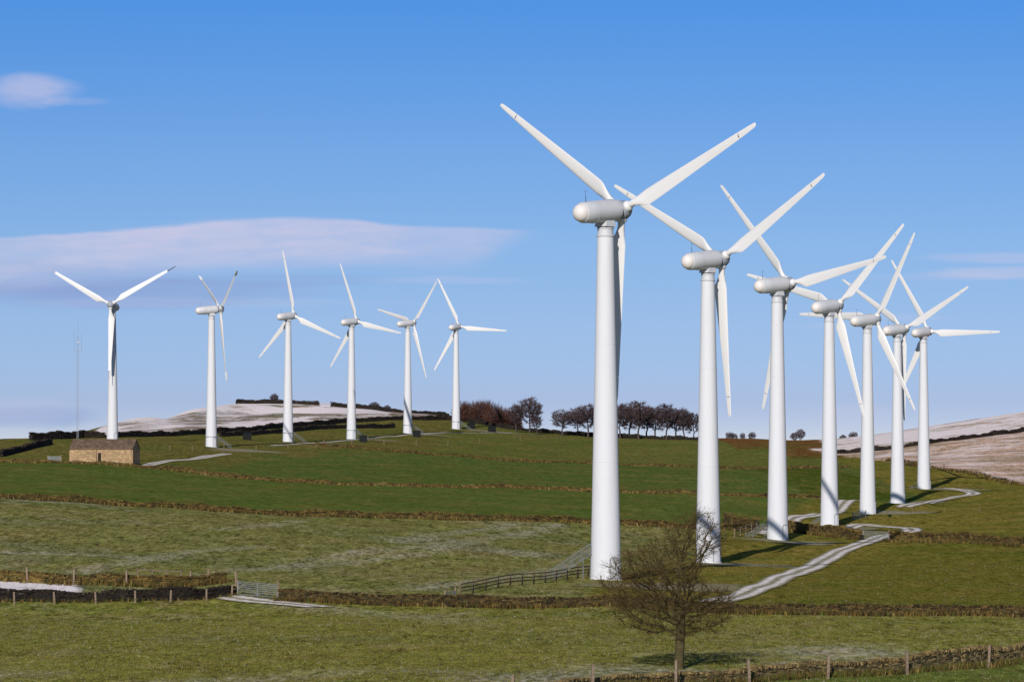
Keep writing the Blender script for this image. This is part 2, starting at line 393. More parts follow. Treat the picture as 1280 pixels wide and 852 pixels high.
def track(name, pts, width, prof=((-1.25, .0), (-1.0, .18), (-.84, .75), (-.62, 1), (-.38, .8), (-.15, .22), (.15, .22), (.38, .8), (.62, 1), (.84, .75), (1.0, .18), (1.25, .0))):
    c = catmull([Vector((p[0], p[1], 0)) for p in pts]); m = MB(); vs = []; tt = []
    for i, p in enumerate(c):
        d = (c[min(i+1, len(c)-1)]-c[max(i-1, 0)]); d.normalize(); s = Vector((d.y, -d.x, 0))
        w = width*(1+.05*math.sin(i*.23)+random.uniform(-.05, .05))
        for t, k in prof:
            q = p+s*t*w/2; vs.append((q.x, q.y)); tt.append(k*random.uniform(.75, 1.0))
    zz = hz([v[0] for v in vs], [v[1] for v in vs])
    m.v = [(v[0], v[1], z+.06) for v, z in zip(vs, zz)]; m.c = [(t, t, t) for t in tt]; n = len(prof)
    m.f = [(i*n+j, i*n+j+1, (i+1)*n+j+1, (i+1)*n+j) for i in range(len(c)-1) for j in range(n-1)]
    # thin skirts so that the sheet meets the turf
    o = m.build(name, M_TRACK, smooth=True); return tag(o, kind='structure')
def pl(l): return [at(*p) for p in l]
track('track', pl([(880,757),(905,749),(940,738),(990,718),(1040,695),(1075,680),(1100,671),(1122,668),(1139,664)])+[], 2.6)
track('track', pl([(1139,664),(1139,661),(1126,659.5),(1096,657.5),(1070,656.5),(1035,662)]), 2.6)
track('track', pl([(960,668),(988,651),(1020,643),(1049,635),(1073,625)]), 2.8)
track('track', pl([(1130,634),(1165,627),(1195,621),(1217,617),(1206,613),(1185,610)]), 3.0)
track('track', pl([(176,583),(200,578),(240,574),(262,570),(285,567)]), 2.6)
track('track', pl([(340,557),(400,553),(460,548),(520,543),(570,541),(640,541)]), 1.4)
track('track', pl([(283,746),(320,751),(352,754),(400,759)]), 2.4)
def pad(x, y, rx, ry, a=0.0, k=.9):
    m = MB(); N = 26; rings = 5; vs = [(x, y)]; tt = [k]
    ph = random.uniform(0, 6)
    for r in range(1, rings+1):
        for i in range(N):
            t = 2*math.pi*i/N; w = 1+.18*math.sin(3*t+ph)+.1*math.sin(7*t+2*ph)
            vs.append((x+rx*r/rings*w*math.cos(t), y+ry*r/rings*w*math.sin(t))); tt.append(k*(1-(r/rings)**3))
    zz = hz([v[0] for v in vs], [v[1] for v in vs]); m.v = [(v[0], v[1], z+.035) for v, z in zip(vs, zz)]; m.c = [(t, t, t) for t in tt]
    for i in range(N): m.f.append((0, 1+i, 1+(i+1) % N))
    for r in range(rings-1):
        for i in range(N): a0 = 1+r*N; m.f.append((a0+i, a0+N+i, a0+N+(i+1) % N, a0+(i+1) % N))
    return tag(m.build('gravel_hardstanding', M_PAD, smooth=True), kind='structure')
for k, (dx, dy, rx, ry) in {'R1': (6, -12, 8, 9), 'R2': (5, -5, 7, 8), 'R3': (1.5, -9, 7, 7), 'R4': (2, -4, 6, 9), 'R5': (6, 4, 6, 10), 'R6': (5, 4, 6, 10),
                            'R7': (8, 6, 9, 9), 'L2': (9, -14, 10, 14), 'L3': (9, -5, 7, 8), 'L4': (8, -5, 6, 7), 'L5': (8, 0, 6, 8), 'L6': (12, 2, 10, 9)}.items():
    pad(TB[k][0]+dx, TB[k][1]+dy, rx, ry, k=.52 if k[0] == 'R' else .45)

# ------------------------------------------------------------------ wind turbines
HH = 35.0; TILT = R(5); BL = 18.4
NS = 16
def section(r, chord, thick, twist, circ):
    pts = []
    for i in range(NS):
        t = 2*math.pi*i/NS; x = math.cos(t); y = math.sin(t)
        ya = y*(1-.62*(x+1)/2)*thick                     # x=-1 leading, x=+1 trailing
        yc = y
        px = .5*chord*x; py = .5*(chord*ya*(1-circ)+chord*yc*circ)
        px += chord*.20*(1-circ)
        c, s = math.cos(twist), math.sin(twist)          # leading edge turns toward the wind (+y)
        pts.append((px*c+py*s, -px*s+py*c, r))
    return pts
def blade_mb(secs):
    m = MB(); vs = []
    for s in secs: vs += section(*s)
    n = len(secs)
    fs = [(k*NS+i, k*NS+(i+1) % NS, (k+1)*NS+(i+1) % NS, (k+1)*NS+i) for k in range(n-1) for i in range(NS)]
    fs += [tuple(range(NS))[::-1], tuple((n-1)*NS+i for i in range(NS))]
    m.add(vs, fs); return m
SEC = [(.55, .70, 1, R(16), 1), (1.25, .66, 1, R(16), 1), (1.75, .70, .8, R(16), .75), (2.4, 1.02, .45, R(15), .25), (3.1, 1.50, .30, R(14), 0), (3.5, 1.62, .26, R(13), 0),
       (5, 1.50, .23, R(10), 0), (8, 1.26, .20, R(6.5), 0), (11, 1.02, .18, R(4), 0), (14, .80, .16, R(2.5), 0), (16.05, .66, .15, R(2), 0)]
TIP = [(.03, .65, .15, R(2), 0), (1.2, .54, .15, R(1.5), 0), (2.0, .44, .15, R(1), 0), (2.28, .30, .15, R(1), 0), (2.33, .12, .15, R(1), 0)]
def rotor_matrix(theta, hub):
    h = Vector((1, 0, 0)); a = Vector((0, math.cos(TILT), math.sin(TILT))); v = h.cross(a)
    rad = h*math.sin(theta)+v*math.cos(theta); c = h*math.cos(theta)-v*math.sin(theta)   # c: trailing side
    y = rad.cross(c)
    M = Matrix.Identity(4)
    for i, w in enumerate((c, y, rad)):
        for j in range(3): M[j][i] = w[j]
    M.translation = hub; return M
def make_turbine():
    root = empty('wind_turbine', (0, 0, 0))
    t = MB(); f = lambda z: 1.475-(1.475-.79)*(z/32.6)**.95
    t.lathe([(1.56, -1.5), (1.56, .02), (1.53, .10)], 48)
    t.lathe([(f(.1)+.02, -.5)]+[(f(z), z) for z in np.linspace(.1, 32.6, 15)], 48)
    for z in (11.2, 22.4): t.lathe([(f(z)-.01, z-.05), (f(z)+.012, z-.03), (f(z)+.012, z+.03), (f(z)-.01, z+.05)], 48)
    tower = t.build('tower', M_TOWER, root, True)
    c = MB(); c.lathe([(.83, 32.55), (.86, 32.6), (.86, 32.72), (.76, 32.76), (.74, 33.25), (.80, 33.3), (.80, 33.42)], 40)
    collar = c.build('yaw_collar', M_NAC, root, True)
    dk = MB(); dk.lathe([(.60, 33.38), (.80, 33.42), (.80, 33.50), (.60, 33.54)], 40); dk.build('brake_ring', M_DARK, collar, True)
    # door: frame and leaf lying against the shell, facing local -y
    d = MB(); r = 1.475
    def arc_pt(w, z, off): return (w, -(math.sqrt(max(0, (r-.021*z+off)**2-w*w))), z)
    loop = [(-.50, .15), (-.50, 1.85), (-.42, 2.10), (-.25, 2.22), (.25, 2.22), (.42, 2.10), (.50, 1.85), (.50, .15)]
    vs = []; fs = []
    for w, z in loop: vs += [arc_pt(w, z, .0), arc_pt(w, z, .10), arc_pt(w*.86, z-.08 if z > .3 else z, .10), arc_pt(w*.86, z-.08 if z > .3 else z, .0)]
    for i in range(len(loop)-1):
        for j in range(4): a0 = i*4+j; b0 = i*4+(j+1) % 4; fs.append((a0, b0, b0+4, a0+4))
    d.add(vs, fs); door = d.build('door_frame', M_SEAL, tower)
    lf = MB(); vs = []
    for w in (-.43, -.2, 0, .2, .43):
        for z in (.18, 2.08 if abs(w) < .4 else 1.9): vs.append(arc_pt(w, z, .05))
    lf.add(vs, [(2*i, 2*i+2, 2*i+3, 2*i+1) for i in range(4)]); lf.build('door', M_TOWER, tower)
    # nacelle: round body along the tilted shaft
    n = MB(); n.lathe([(.60, -3.55), (.90, -3.5), (.985, -3.35), (1.05, -2.0), (1.10, 0), (1.10, 1.0), (1.05, 1.35), (.88, 1.48), (.60, 1.5)], 44, 'y')
    nac = n.build('nacelle', M_NAC, root, True); nac.location = (0, 0, HH); nac.rotation_euler = (TILT, 0, 0)
    dm = MB(); dm.lathe([(.86, -3.30), (.86, -3.52)]+[(.86*math.cos(R(q)), -3.52-.80*math.sin(R(q))) for q in (15, 30, 45, 60, 75, 86)], 36, 'y')
    for f_ in range(len(dm.f)): dm.f[f_] = dm.f[f_][::-1]
    dm.build('end_dome', M_DOME, nac, True)
    an = MB(); an.tube((0, -2.75, 1.0), (0, -2.75, 2.15), .022, .016, 5); an.tube((.25, -3.1, .9), (.25, -3.1, 1.55), .02, .014, 5); an.tube((-.1, -2.75, 2.0), (.35, -2.75, 2.0), .015, .015, 4)
    an.build('wind_vane', M_DARK, nac)
    sm = MB(); sm.tube((0, -3.0, .985), (0, 1.0, 1.105), .03, .03, 5)
    for y in (-1.95, -.4, .9): sm.lathe([(1.06+.008*(y+2), y-.02), (1.085+.008*(y+2), y), (1.06+.008*(y+2), y+.02)], 44, 'y')
    sm.build('panel_seam', M_SEAL, nac, True)
    sd = MB()
    lo = [(-.74, -.78, 33.52), (.74, -.78, 33.52), (.74, .70, 33.52), (-.74, .70, 33.52)]; hi = [(-.60, -.50, 34.35), (.60, -.50, 34.35), (.60, .50, 34.45), (-.60, .50, 34.45)]
    sd.add(lo+hi, [(3, 2, 1, 0), (4, 5, 6, 7), (0, 1, 5, 4), (1, 2, 6, 5), (2, 3, 7, 6), (3, 0, 4, 7)]); sd.build('saddle', M_NAC, root)
    # hub
    h = MB(); h.lathe([(.55, 1.50), (.62, 1.52), (.62, 1.62), (.80, 1.72), (.92, 2.0), (.92, 2.65), (.75, 3.0), (.40, 3.18), (.1, 3.22)], 32, 'y')
    hub = h.build('hub', M_HUB, root, True); hub.location = (0, 0, HH); hub.rotation_euler = (TILT, 0, 0)
    for k in range(3):
        b = blade_mb(SEC); b.lathe([(.36, .38), (.50, .45), (.53, .75), (.53, .98), (.44, 1.12), (.36, 1.2)], 20)
        bo = b.build('blade', M_BLADE, root, True)
        tp = blade_mb(TIP); to = tp.build('blade_tip', M_BLADE, bo, True); to.location = (0, 0, 16.07)
        sh = MB(); sh.tube((.06, 0, 15.98), (.06, 0, 16.15), .05, .05, 8); sh.box((.22, -.01, 16.04), .16, .10, .05); sh.build('tip_joint', M_DARK, bo)
    return root
def make_stair():
    """galvanised stair that climbs from the grass to the tower wall; local +x points away from the tower"""
    s = MB()
    x0, z0, x1, z1 = 1.55, 2.55, 6.4, -.6
    for y in (-.42, .42):
        s.tube((x0, y, z0), (x1, y, z1), .035, .035, 4)
        for q in (.55, 1.05): s.tube((x0, y, z0+q), (x1-.5, y, z1+q+.3), .02, .02, 5)
        for i in range(22):
            f = i/21; x = x0+(x1-x0)*f; z = z0+(z1-z0)*f
            s.tube((x, y, z), (x, y, z+1.05), .013 if i % 4 else .024, .013 if i % 4 else .024, 4, caps=False)
    for i in range(16):
        f = (i+.5)/16; s.box((x0+(x1-x0)*f, 0, z0+(z1-z0)*f+.03), .16, .80, .02)
    s.box((1.75, 0, 2.56), .6, .8, .04)
    for y in (-.4, .4): s.tube((2.3, y, 2.2), (2.3, y, -1), .025, .025, 5)
    return s
proto = make_turbine()
stair_mesh = None
INFO = {
 'R1': ('biggest and nearest white wind turbine, its foot behind the bare tree', 33, 187),
 'R2': ('white wind turbine whose tower foot shows through the bare tree twigs', 38, None),
 'R3': ('white wind turbine just left of the metal track gate, one blade pointing down left', 42, 189),
 'R4': ('white wind turbine beside the metal track gate, blade shadow slanting across its lower tower', 45, 188),
 'R5': ('white wind turbine beyond the bend of the track, fifth in the right hand line', 78, 190),
 'R6': ('white wind turbine in the right hand line, last but one before the pale moor', 78, 190),
 'R7': ('farthest white wind turbine of the right hand line, in front of the pale moor', 60, 200),
 'L1': ('white wind turbine behind the stone barn, facing the viewer with turned dark blade tips', 40, None),
 'L2': ('white wind turbine seen nearly side on with a narrow rotor, right of the barn', 40, -8),
 'L3': ('white wind turbine third from the left edge with one blade pointing straight up', 40, -8),
 'L4': ('white wind turbine on the left ridge below the wooded snowy skyline, fourth from the left', 40, -8),
 'L5': ('white wind turbine on the left ridge, fifth from the left edge of the picture', 40, -8),
 'L6': ('white wind turbine beside the russet wood, one blade level to the right', 40, -8)}
first = True; pending = []
for key, (x, y, z, th, yaw, lf) in TB.items():
    root = proto if first else dup(proto); first = False
    lab, dang, sang = INFO[key]
    tag(root, lab, 'wind turbine', 'white three bladed wind turbines')
    root.location = (x, y, z+ZC); root.rotation_euler = (0, 0, -R(yaw))
    hubc = Vector((0, math.cos(TILT), math.sin(TILT)))*lf+Vector((0, 0, HH))
    k = 0
    for ch in root.children:
        if ch.name.startswith('blade'):
            ch.matrix_basis = rotor_matrix(R(th+120*k), hubc); k += 1
            if key == 'L1': ch.scale = (1, 1, 1.07)
            if key in ('L1', 'L2'):
                for t in ch.children:
                    if t.name.startswith('blade_tip'): t.rotation_euler = (0, 0, R(80))
        if ch.name.startswith('hub'): ch.location = (0, (lf-2.32)*math.cos(TILT), HH+(lf-2.32)*math.sin(TILT))
        if ch.name.startswith('tower'):
            for t in ch.children: t.rotation_euler = (0, 0, R(yaw)+R(dang))
    if sang is not None:
        pending.append((root, R(yaw)+R(sang), key[0] == 'L', {'R1': .95, 'R3': .8, 'R4': .6, 'R5': .45, 'R6': .40, 'R7': .6}.get(key, .82)))


for root, a, left, sc_ in pending:
    if stair_mesh is None: so = make_stair().build('access_stair', M_MESH, root); stair_mesh = so
    else: so = stair_mesh.copy(); col.objects.link(so); so.parent = root
    so.rotation_euler = (0, 0, a)
    if sc_ != 1: so.scale = (sc_, sc_, sc_)
    if left:
        rg = MB(); rg.lathe([(1.42, 2.46), (1.60, 2.5), (1.60, 2.62), (1.42, 2.64)], 32); rg.build('step_collar', M_GALV, root)

# ------------------------------------------------------------------ dry stone walls
def arc(pts):
    L = [0.0]
    for a, b in zip(pts[:-1], pts[1:]): L.append(L[-1]+(b-a).length)
    return L
def sample(pts, L, s):
    s = min(max(s, 0), L[-1]-1e-4)
    k = max(i for i in range(len(L)) if L[i] <= s); k = min(k, len(pts)-2)
    t = (s-L[k])/(L[k+1]-L[k]+1e-9); p = pts[k].lerp(pts[k+1], t); d = (pts[k+1]-pts[k]).normalized(); return p, d
def stone_wall(poly, h, name, label, mat, sl=.42, rows=6, thick=.55, tint=.45, ruin=.12, ramp=None, group=None, cope=True, cat='wall'):
    """poly: (px, distance) pairs; every stone is a jittered block of one mesh"""
    pts = [Vector((p.x, p.y, 0)) for p in (P(*q) for q in poly)]; L = arc(pts); T = L[-1]
    org = P(*poly[len(poly)//2]); m = MB(); core = MB()
    N = int(T/.5)+2; ss = np.linspace(0, T, N); pp = [sample(pts, L, s) for s in ss]; zz = hz([p[0].x for p in pp], [p[0].y for p in pp])
    def zat(s): return float(np.interp(s, ss, zz))
    def hh(s): return h*(1 if ramp is None else float(np.interp(s/T, ramp[0], ramp[1])))*(1+ruin*math.sin(s*.35+1.7)+ruin*.7*math.sin(s*1.1)+ruin*.6*math.sin(s*.09+.4))
    rh = h*.88/rows
    for r in range(rows):
        s = random.uniform(0, sl)
        while s < T:
            l = sl*random.uniform(.55, 1.6); sc = s+l/2
            if sc > T: break
            top = hh(sc)
            k = top/h
            p, d = sample(pts, L, sc); z = zat(sc)-.12+(r+.5)*rh*k+.06
            g = random.uniform(1-tint, 1+tint); w = random.uniform(-.12, .12)
            hs = rh*k*random.uniform(.82, 1.04)
            m.box((p.x-org.x+random.uniform(-.03, .03), p.y-org.y+random.uniform(-.04, .04), z-org.z), l*.95, thick*random.uniform(.88, 1.08)*(1-.05*r), hs, math.atan2(d.y, d.x)+random.uniform(-.08, .08), (g*(1+w), g, g*(1-w)), jit=rh*.22)
            s += l
    if cope:
        s = 0
        while s < T:
            l = sl*random.uniform(.35, .6); p, d = sample(pts, L, s); z = zat(s)+hh(s)*.88-.06; g = random.uniform(1-tint, 1+tint)
            if random.random() > .06:
                m.box((p.x-org.x, p.y-org.y, z-org.z+h*.08), l*.9, thick*.85, h*random.uniform(.10, .20), math.atan2(d.y, d.x)+random.uniform(-.3, .3), (g*1.05, g, g*.93), jit=.04, tilt=random.uniform(-.5, .5))
            s += l
    s = 0
    while s < T:                                   # hearting
        p, d = sample(pts, L, s+.5); hc = hh(s+.5)*.8
        core.box((p.x-org.x, p.y-org.y, zat(s+.5)-org.z+hc/2-.2), 1.02, thick*.62, hc, math.atan2(d.y, d.x), tilt=(zat(s+1)-zat(s))/1.0)
        s += 1.0
    e = empty(name, org, 0, label, cat, group)
    m.build('wall_face', mat, e); core.build('wall_core', M_CORE, e)
    return e
stone_wall(WALL1[:-1], 1.12, 'stone_wall', 'mossy dry stone wall running along the bottom right corner in front of the bare tree', M_STONE, .32, 8, .6, .65, .10, ([0, .52, .64, .74, .84, 1], [.45, .5, .62, .78, 1, 1.15]))
stone_wall(WALL2A, .95, 'stone_wall', 'dark nearly black wall left of the metal field gate with snow behind it', M_STONED, .45, 6, .8, .5, .15)
stone_wall(WALL2B, .88, 'stone_wall', 'long brown wall crossing the whole meadow right of the metal field gate', M_STONEB, .45, 6, .7, .6, .09)
stone_wall(BANK, .92, 'stone_wall', 'grassy brown wall behind the snowy lane at the left edge', M_STONEO, .5, 5, .9, .5, .12)
stone_wall(WALL3, .78, 'stone_wall', 'ochre wall between the frosted meadow and the dark green field', M_STONEO, .55, 5, .8, .6, .18)
stone_wall(WALL4, .68, 'stone_wall', 'ochre wall between the two dark green fields below the stone barn', M_STONEO, .7, 4, .9, .6, .2)
stone_wall(WALL5, .62, 'stone_wall', 'brown wall crossing the upper green field below the tree row', M_STONEO, .8, 4, .9, .6, .2)
stone_wall([(906,592),(946,580)], 1.3, 'stone_wall', 'short brown wall between the second and third near turbines', M_STONEO, .55, 5, .8, .6, .15)
stone_wall([(1114,545),(1150,540),(1280,516),(1500,480)], 1.15, 'stone_wall', 'brown wall running to the right edge from the metal track gate', M_STONEO, .55, 5, .8, .6, .12)
stone_wall([(985,578),(1030,568),(1076,552)], 1.4, 'stone_wall', 'brown wall left of the metal track gate below the turbines', M_STONEO, .55, 5, .8, .6, .1)
stone_wall([(-150,1000),(0,925),(30,960),(63,1010)], 1.4, 'stone_wall', 'thick dark wall at the left edge left of the barn', M_STONED, 1.0, 4, 1.4, .5, .1)
stone_wall([(38,1160),(70,1175),(105,1195),(130,1190)], 2.0, 'stone_wall', 'dark wall on the skyline behind the thin mast', M_STONED, 1.0, 4, 1.4, .5, .12)
stone_wall([(143,1180),(230,1232),(313,1292),(352,1332),(432,1402),(494,1432),(565,1464)], 1.5, 'stone_wall', 'long dark wall along the bottom of the snowy hill', M_STONED, 1.0, 4, 1.2, .6, .14)
stone_wall([(275,1195),(340,1240),(400,1290),(492,1350)], 1.3, 'stone_wall', 'shorter dark wall below the long wall of the snowy hill', M_STONED, 1.0, 4, 1.2, .6, .14)
stone_wall([(295,1640),(340,1648),(398,1648)], 1.6, 'stone_wall', 'dark wall on top of the snowy hill left of the snowy gap', M_STONED, 1.2, 3, 1.2, .5, .1)
stone_wall([(414,1645),(470,1620),(530,1570),(560,1542)], 1.6, 'stone_wall', 'dark wall on top of the snowy hill right of the snowy gap', M_STONED, 1.2, 3, 1.2, .5, .1)
stone_wall([(1035,1222),(1060,1214),(1110,1208),(1160,1204),(1220,1222),(1280,1244),(1400,1290)], 1.15, 'stone_wall', 'dark wall climbing across the pale snowy moor', M_STONED, 1.0, 4, 1.3, .6, .2)
stone_wall([(560,1455),(600,1440),(660,1420),(740,1400),(880,1380)], 1.3, 'stone_wall', 'low dark wall at the feet of the skyline trees', M_STONED, 1.0, 3, 1.2, .6, .2)

# ------------------------------------------------------------------ tussocks and turf (uncountable: stuff)
def tufts(name, XY, hgt, wid, cols, label=None):
    """each tuft: three leaning blades; XY (n,2), colours (n,3)"""
    n = len(XY); z = hz(XY[:, 0], XY[:, 1]); V = np.zeros((n, 3, 3, 3)); 
    for k in range(3):
        a = rng.uniform(0, math.pi, n); w = wid*rng.uniform(.6, 1.3, n); h = hgt*rng.uniform(.55, 1.25, n)
        ox = rng.normal(0, .06, n); oy = rng.normal(0, .06, n); lx = rng.normal(0, .35, n)*h; ly = rng.normal(0, .35, n)*h
        for j, sgn in ((0, -1), (1, 1)):
            V[:, k, j, 0] = XY[:, 0]+ox+sgn*w*np.cos(a)/2; V[:, k, j, 1] = XY[:, 1]+oy+sgn*w*np.sin(a)/2; V[:, k, j, 2] = z-.03
        V[:, k, 2, 0] = XY[:, 0]+ox+lx; V[:, k, 2, 1] = XY[:, 1]+oy+ly; V[:, k, 2, 2] = z+h
    me = bpy.data.meshes.new(name); nv = n*9
    me.vertices.add(nv); me.vertices.foreach_set('co', V.reshape(-1).astype(np.float32))
    me.loops.add(nv); me.loops.foreach_set('vertex_index', np.arange(nv, dtype=np.int32))
    me.polygons.add(nv//3); me.polygons.foreach_set('loop_start', np.arange(0, nv, 3, dtype=np.int32)); me.polygons.foreach_set('loop_total', np.full(nv//3, 3, dtype=np.int32))
    me.update(calc_edges=True); me.validate()
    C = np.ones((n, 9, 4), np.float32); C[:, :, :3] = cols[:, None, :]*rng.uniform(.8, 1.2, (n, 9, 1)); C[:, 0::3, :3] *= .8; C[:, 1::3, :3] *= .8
    a = me.attributes.new('tint', 'FLOAT_COLOR', 'POINT'); a.data.foreach_set('color', C.ravel()); me.materials.append(M_TUFT)
    o = bpy.data.objects.new(name, me); col.objects.link(o)
    return tag(o, label, 'grass', kind='stuff')
def along(poly, n, back, front, dens_seed=0):
    pts = [Vector((p.x, p.y, 0)) for p in (P(*q) for q in poly)]; L = arc(pts); out = []
    for _ in range(n):
        s = random.uniform(0, L[-1])
        if math.sin(s*.33+dens_seed)+math.sin(s*.12+2*dens_seed) < random.uniform(-2.2, .8): continue
        p, d = sample(pts, L, s); o = random.uniform(-front, back); out.append((p.x-d.y*o, p.y+d.x*o))
    return np.array(out)
TC = np.array([(.165, .105, .024), (.095, .060, .014), (.25, .175, .06), (.085, .095, .014), (.045, .029, .010)])
def tcol(n, p=None): return TC[rng.choice(len(TC), n, p=p)]*rng.uniform(.7, 1.15, (n, 1))
for poly, n, h, w, back, front, pr in (
    (WALL1[:-1], 5200, .42, .07, .1, 1.1, [.15, .15, .1, .5, .1]), (WALL1[:-1], 1200, .35, .07, 1.2, -.2, [.3, .2, .2, .2, .1]), (WALL2B, 5000, .42, .12, .5, 1.3, [.22, .33, .05, .15, .25]),
    (BANK, 1500, .55, .12, .6, 1.5, [.3, .3, .1, .2, .1]), (WALL2A, 500, .35, .08, -.2, 1.2, [.25, .2, .1, .35, .1]), (WALL3, 5000, .42, .18, .6, 1.8, [.32, .26, .16, .08, .18]),
    (WALL4, 5000, .42, .26, .8, 2.4, [.36, .22, .24, .08, .10]), (WALL5, 3500, .38, .30, .8, 2.2, [.25, .30, .1, .15, .2]), ([(1114,545),(1280,516),(1500,480)], 2200, .5, .16, .5, 2.0, [.3, .3, .15, .15, .1]),
    ([(985,578),(1030,568),(1076,552)], 900, .55, .15, .6, 2.0, [.3, .3, .15, .15, .1]), ([(1114,1120),(1161,1008),(1212,980),(1280,925)], 1200, .6, .3, 2, 3, [.2, .3, 0, .1, .4])):
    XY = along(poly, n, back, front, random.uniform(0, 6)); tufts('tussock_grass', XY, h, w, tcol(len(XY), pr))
# short turf of the nearer meadows
def turf(n, y0, y1, h, w, xmax=None):
    Y = rng.uniform(y0**.5, y1**.5, n)**2; X = rng.uniform(-.140, .140, n)*Y
    c, fr, sn = field(X, Y)
    k = rng.uniform(.75, 1.7, (n, 1)); cc = c*k*np.array([.56, .53, .50])
    pale = (rng.random(n) < fr*.12); cc[pale] = (.27, .25, .18); straw = rng.random(n) < .10; cc[straw] = (.13, .09, .03)
    keep = (sn < .1) & (rng.random(n) > 1.0*strip(X, Y))
    return np.stack([X, Y], 1)[keep], cc[keep]
XY, cc = turf(90000, 203, 305, .085, .06)
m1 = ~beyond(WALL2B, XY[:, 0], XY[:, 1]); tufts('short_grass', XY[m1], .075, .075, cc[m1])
XY, cc = turf(60000, 300, 480, .09, .1)
trk = pl([(880,757),(905,749),(940,738),(990,718),(1040,695),(1075,680),(1100,671)]); dd = dist_poly(XY[:, 0], XY[:, 1], [(p.x, p.y) for p in trk])
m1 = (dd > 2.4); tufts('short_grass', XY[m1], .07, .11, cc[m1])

# ------------------------------------------------------------------ fences, posts and gates
def post(mb, h, w=.11, tilt=0.0):
    mb.box((0, 0, h/2-.25), w, w*.9, h+.5, tilt=0, jit=.006)
def wire_fence(spots, h, name, label, mat, w=.11, wires=(.35, .7, 1.0), gap_rail=None, group=None):
    P0 = [P(*s) for s in spots]; e = empty(name, P0[0], 0, label, 'fence', group); base = None
    for i, p in enumerate(P0):
        if base is None:
            m = MB(); post(m, h, w); o = m.build('post', mat, e); base = o
        else:
            o = base.copy(); col.objects.link(o); o.parent = e
        o.location = p-P0[0]; o.rotation_euler = (random.uniform(-.05, .05), random.uniform(-.06, .06), random.uniform(-.3, .3))
    m = MB()
    for a, b in zip(P0[:-1], P0[1:]):
        for q in wires: m.tube(a-P0[0]+Vector((0, 0, q*h)), b-P0[0]+Vector((0, 0, q*h)), .003, .003, 4)
    m.build('wire', M_DARK, e); return e
wire_fence([(540,190),(640,197.5),(740,208),(845,214.8),(937,218),(1035,223),(1134,229),(1236,237),(1345,247)], 1.38, 'wire_fence', 'weathered posts with wire standing in front of the mossy wall at bottom right', M_WOOD, .15)
wire_fence([(-60,327),(18,328),(68,330),(120,331),(169,332.4),(213,334),(258,337),(290,341)], 1.0, 'wire_fence', 'short pale posts with wire in front of the nearly black wall', M_WOOD, .14)
wire_fence([(-40,344),(34,345),(92,345.5),(158,347),(238,351.5),(261,353),(295,349)], 1.35, 'wire_fence', 'pale posts with wire on the grassy wall behind the snowy lane', M_WOOD, .15)
wire_fence([(395,1060),(360,1040),(320,1015),(280,1000),(240,985),(212,978)], 1.3, 'wire_fence', 'thin dark post and wire fence below the left turbines', M_WOODD, .22)
wire_fence([(405,1090),(440,1110),(480,1130),(520,1155),(560,1190),(600,1230),(650,1290)], 1.3, 'wire_fence', 'dark post and wire fence climbing past the left ridge turbines', M_WOODD, .25)
wire_fence([(1215,978),(1180,1000),(1150,1025),(1118,1090),(1090,1130)], 1.3, 'wire_fence', 'thin dark fence at the lower edge of the pale moor', M_WOODD, .25)
wire_fence([(1140,700),(1180,700),(1225,690),(1290,680)], 1.1, 'wire_fence', 'thin fence across the olive slope right of the track', M_WOODD, .1)
def rail_fence(a, b, n, h, label, mat, rails=(.35, .62, .92), cat='fence'):
    A, B = P(*a), P(*b); e = empty('rail_fence', A, 0, label, cat); base = None; prev = None; rb = None
    ang = math.atan2(B.y-A.y, B.x-A.x); pts = []
    for i in range(n):
        x, y = A.x+(B.x-A.x)*i/(n-1), A.y+(B.y-A.y)*i/(n-1); pts.append(Vector((x, y, Z(x, y))))
    for i, p in enumerate(pts):
        if base is None: m = MB(); post(m, h, .12); o = m.build('post', mat, e); base = o
        else: o = base.copy(); col.objects.link(o); o.parent = e
        o.location = p-A; o.rotation_euler = (0, random.uniform(-.03, .03), ang)
    for q in rails:
        m = MB()
        for p0, p1 in zip(pts[:-1], pts[1:]):
            c = (p0+p1)/2-A; L = (p1-p0); hl = math.hypot(L.x, L.y)
            m.box((c.x+.07*math.sin(ang), c.y-.07*math.cos(ang), c.z+q*h), hl+.02, .045, .10, ang, tilt=L.z/hl, jit=.004)
        m.build('rail', mat, e)
    return e
rail_fence((575,343), (748,392), 13, 1.05, 'brown post and rail fence climbing to the foot of the nearest turbine', M_WOODD)
rail_fence((918,540), (946,572), 5, 1.2, 'short timber rail fence between the second and third near turbines', M_WOOD)
rail_fence((172,350), (226,352), 4, 1.35, 'timber top rail fence on the grassy wall behind the dark wall', M_WOOD, rails=(.92,))
rail_fence((645,1330), (700,1350), 6, 1.1, 'pale low rail fence under the first skyline trees', M_WOODD, rails=(.5, .92))
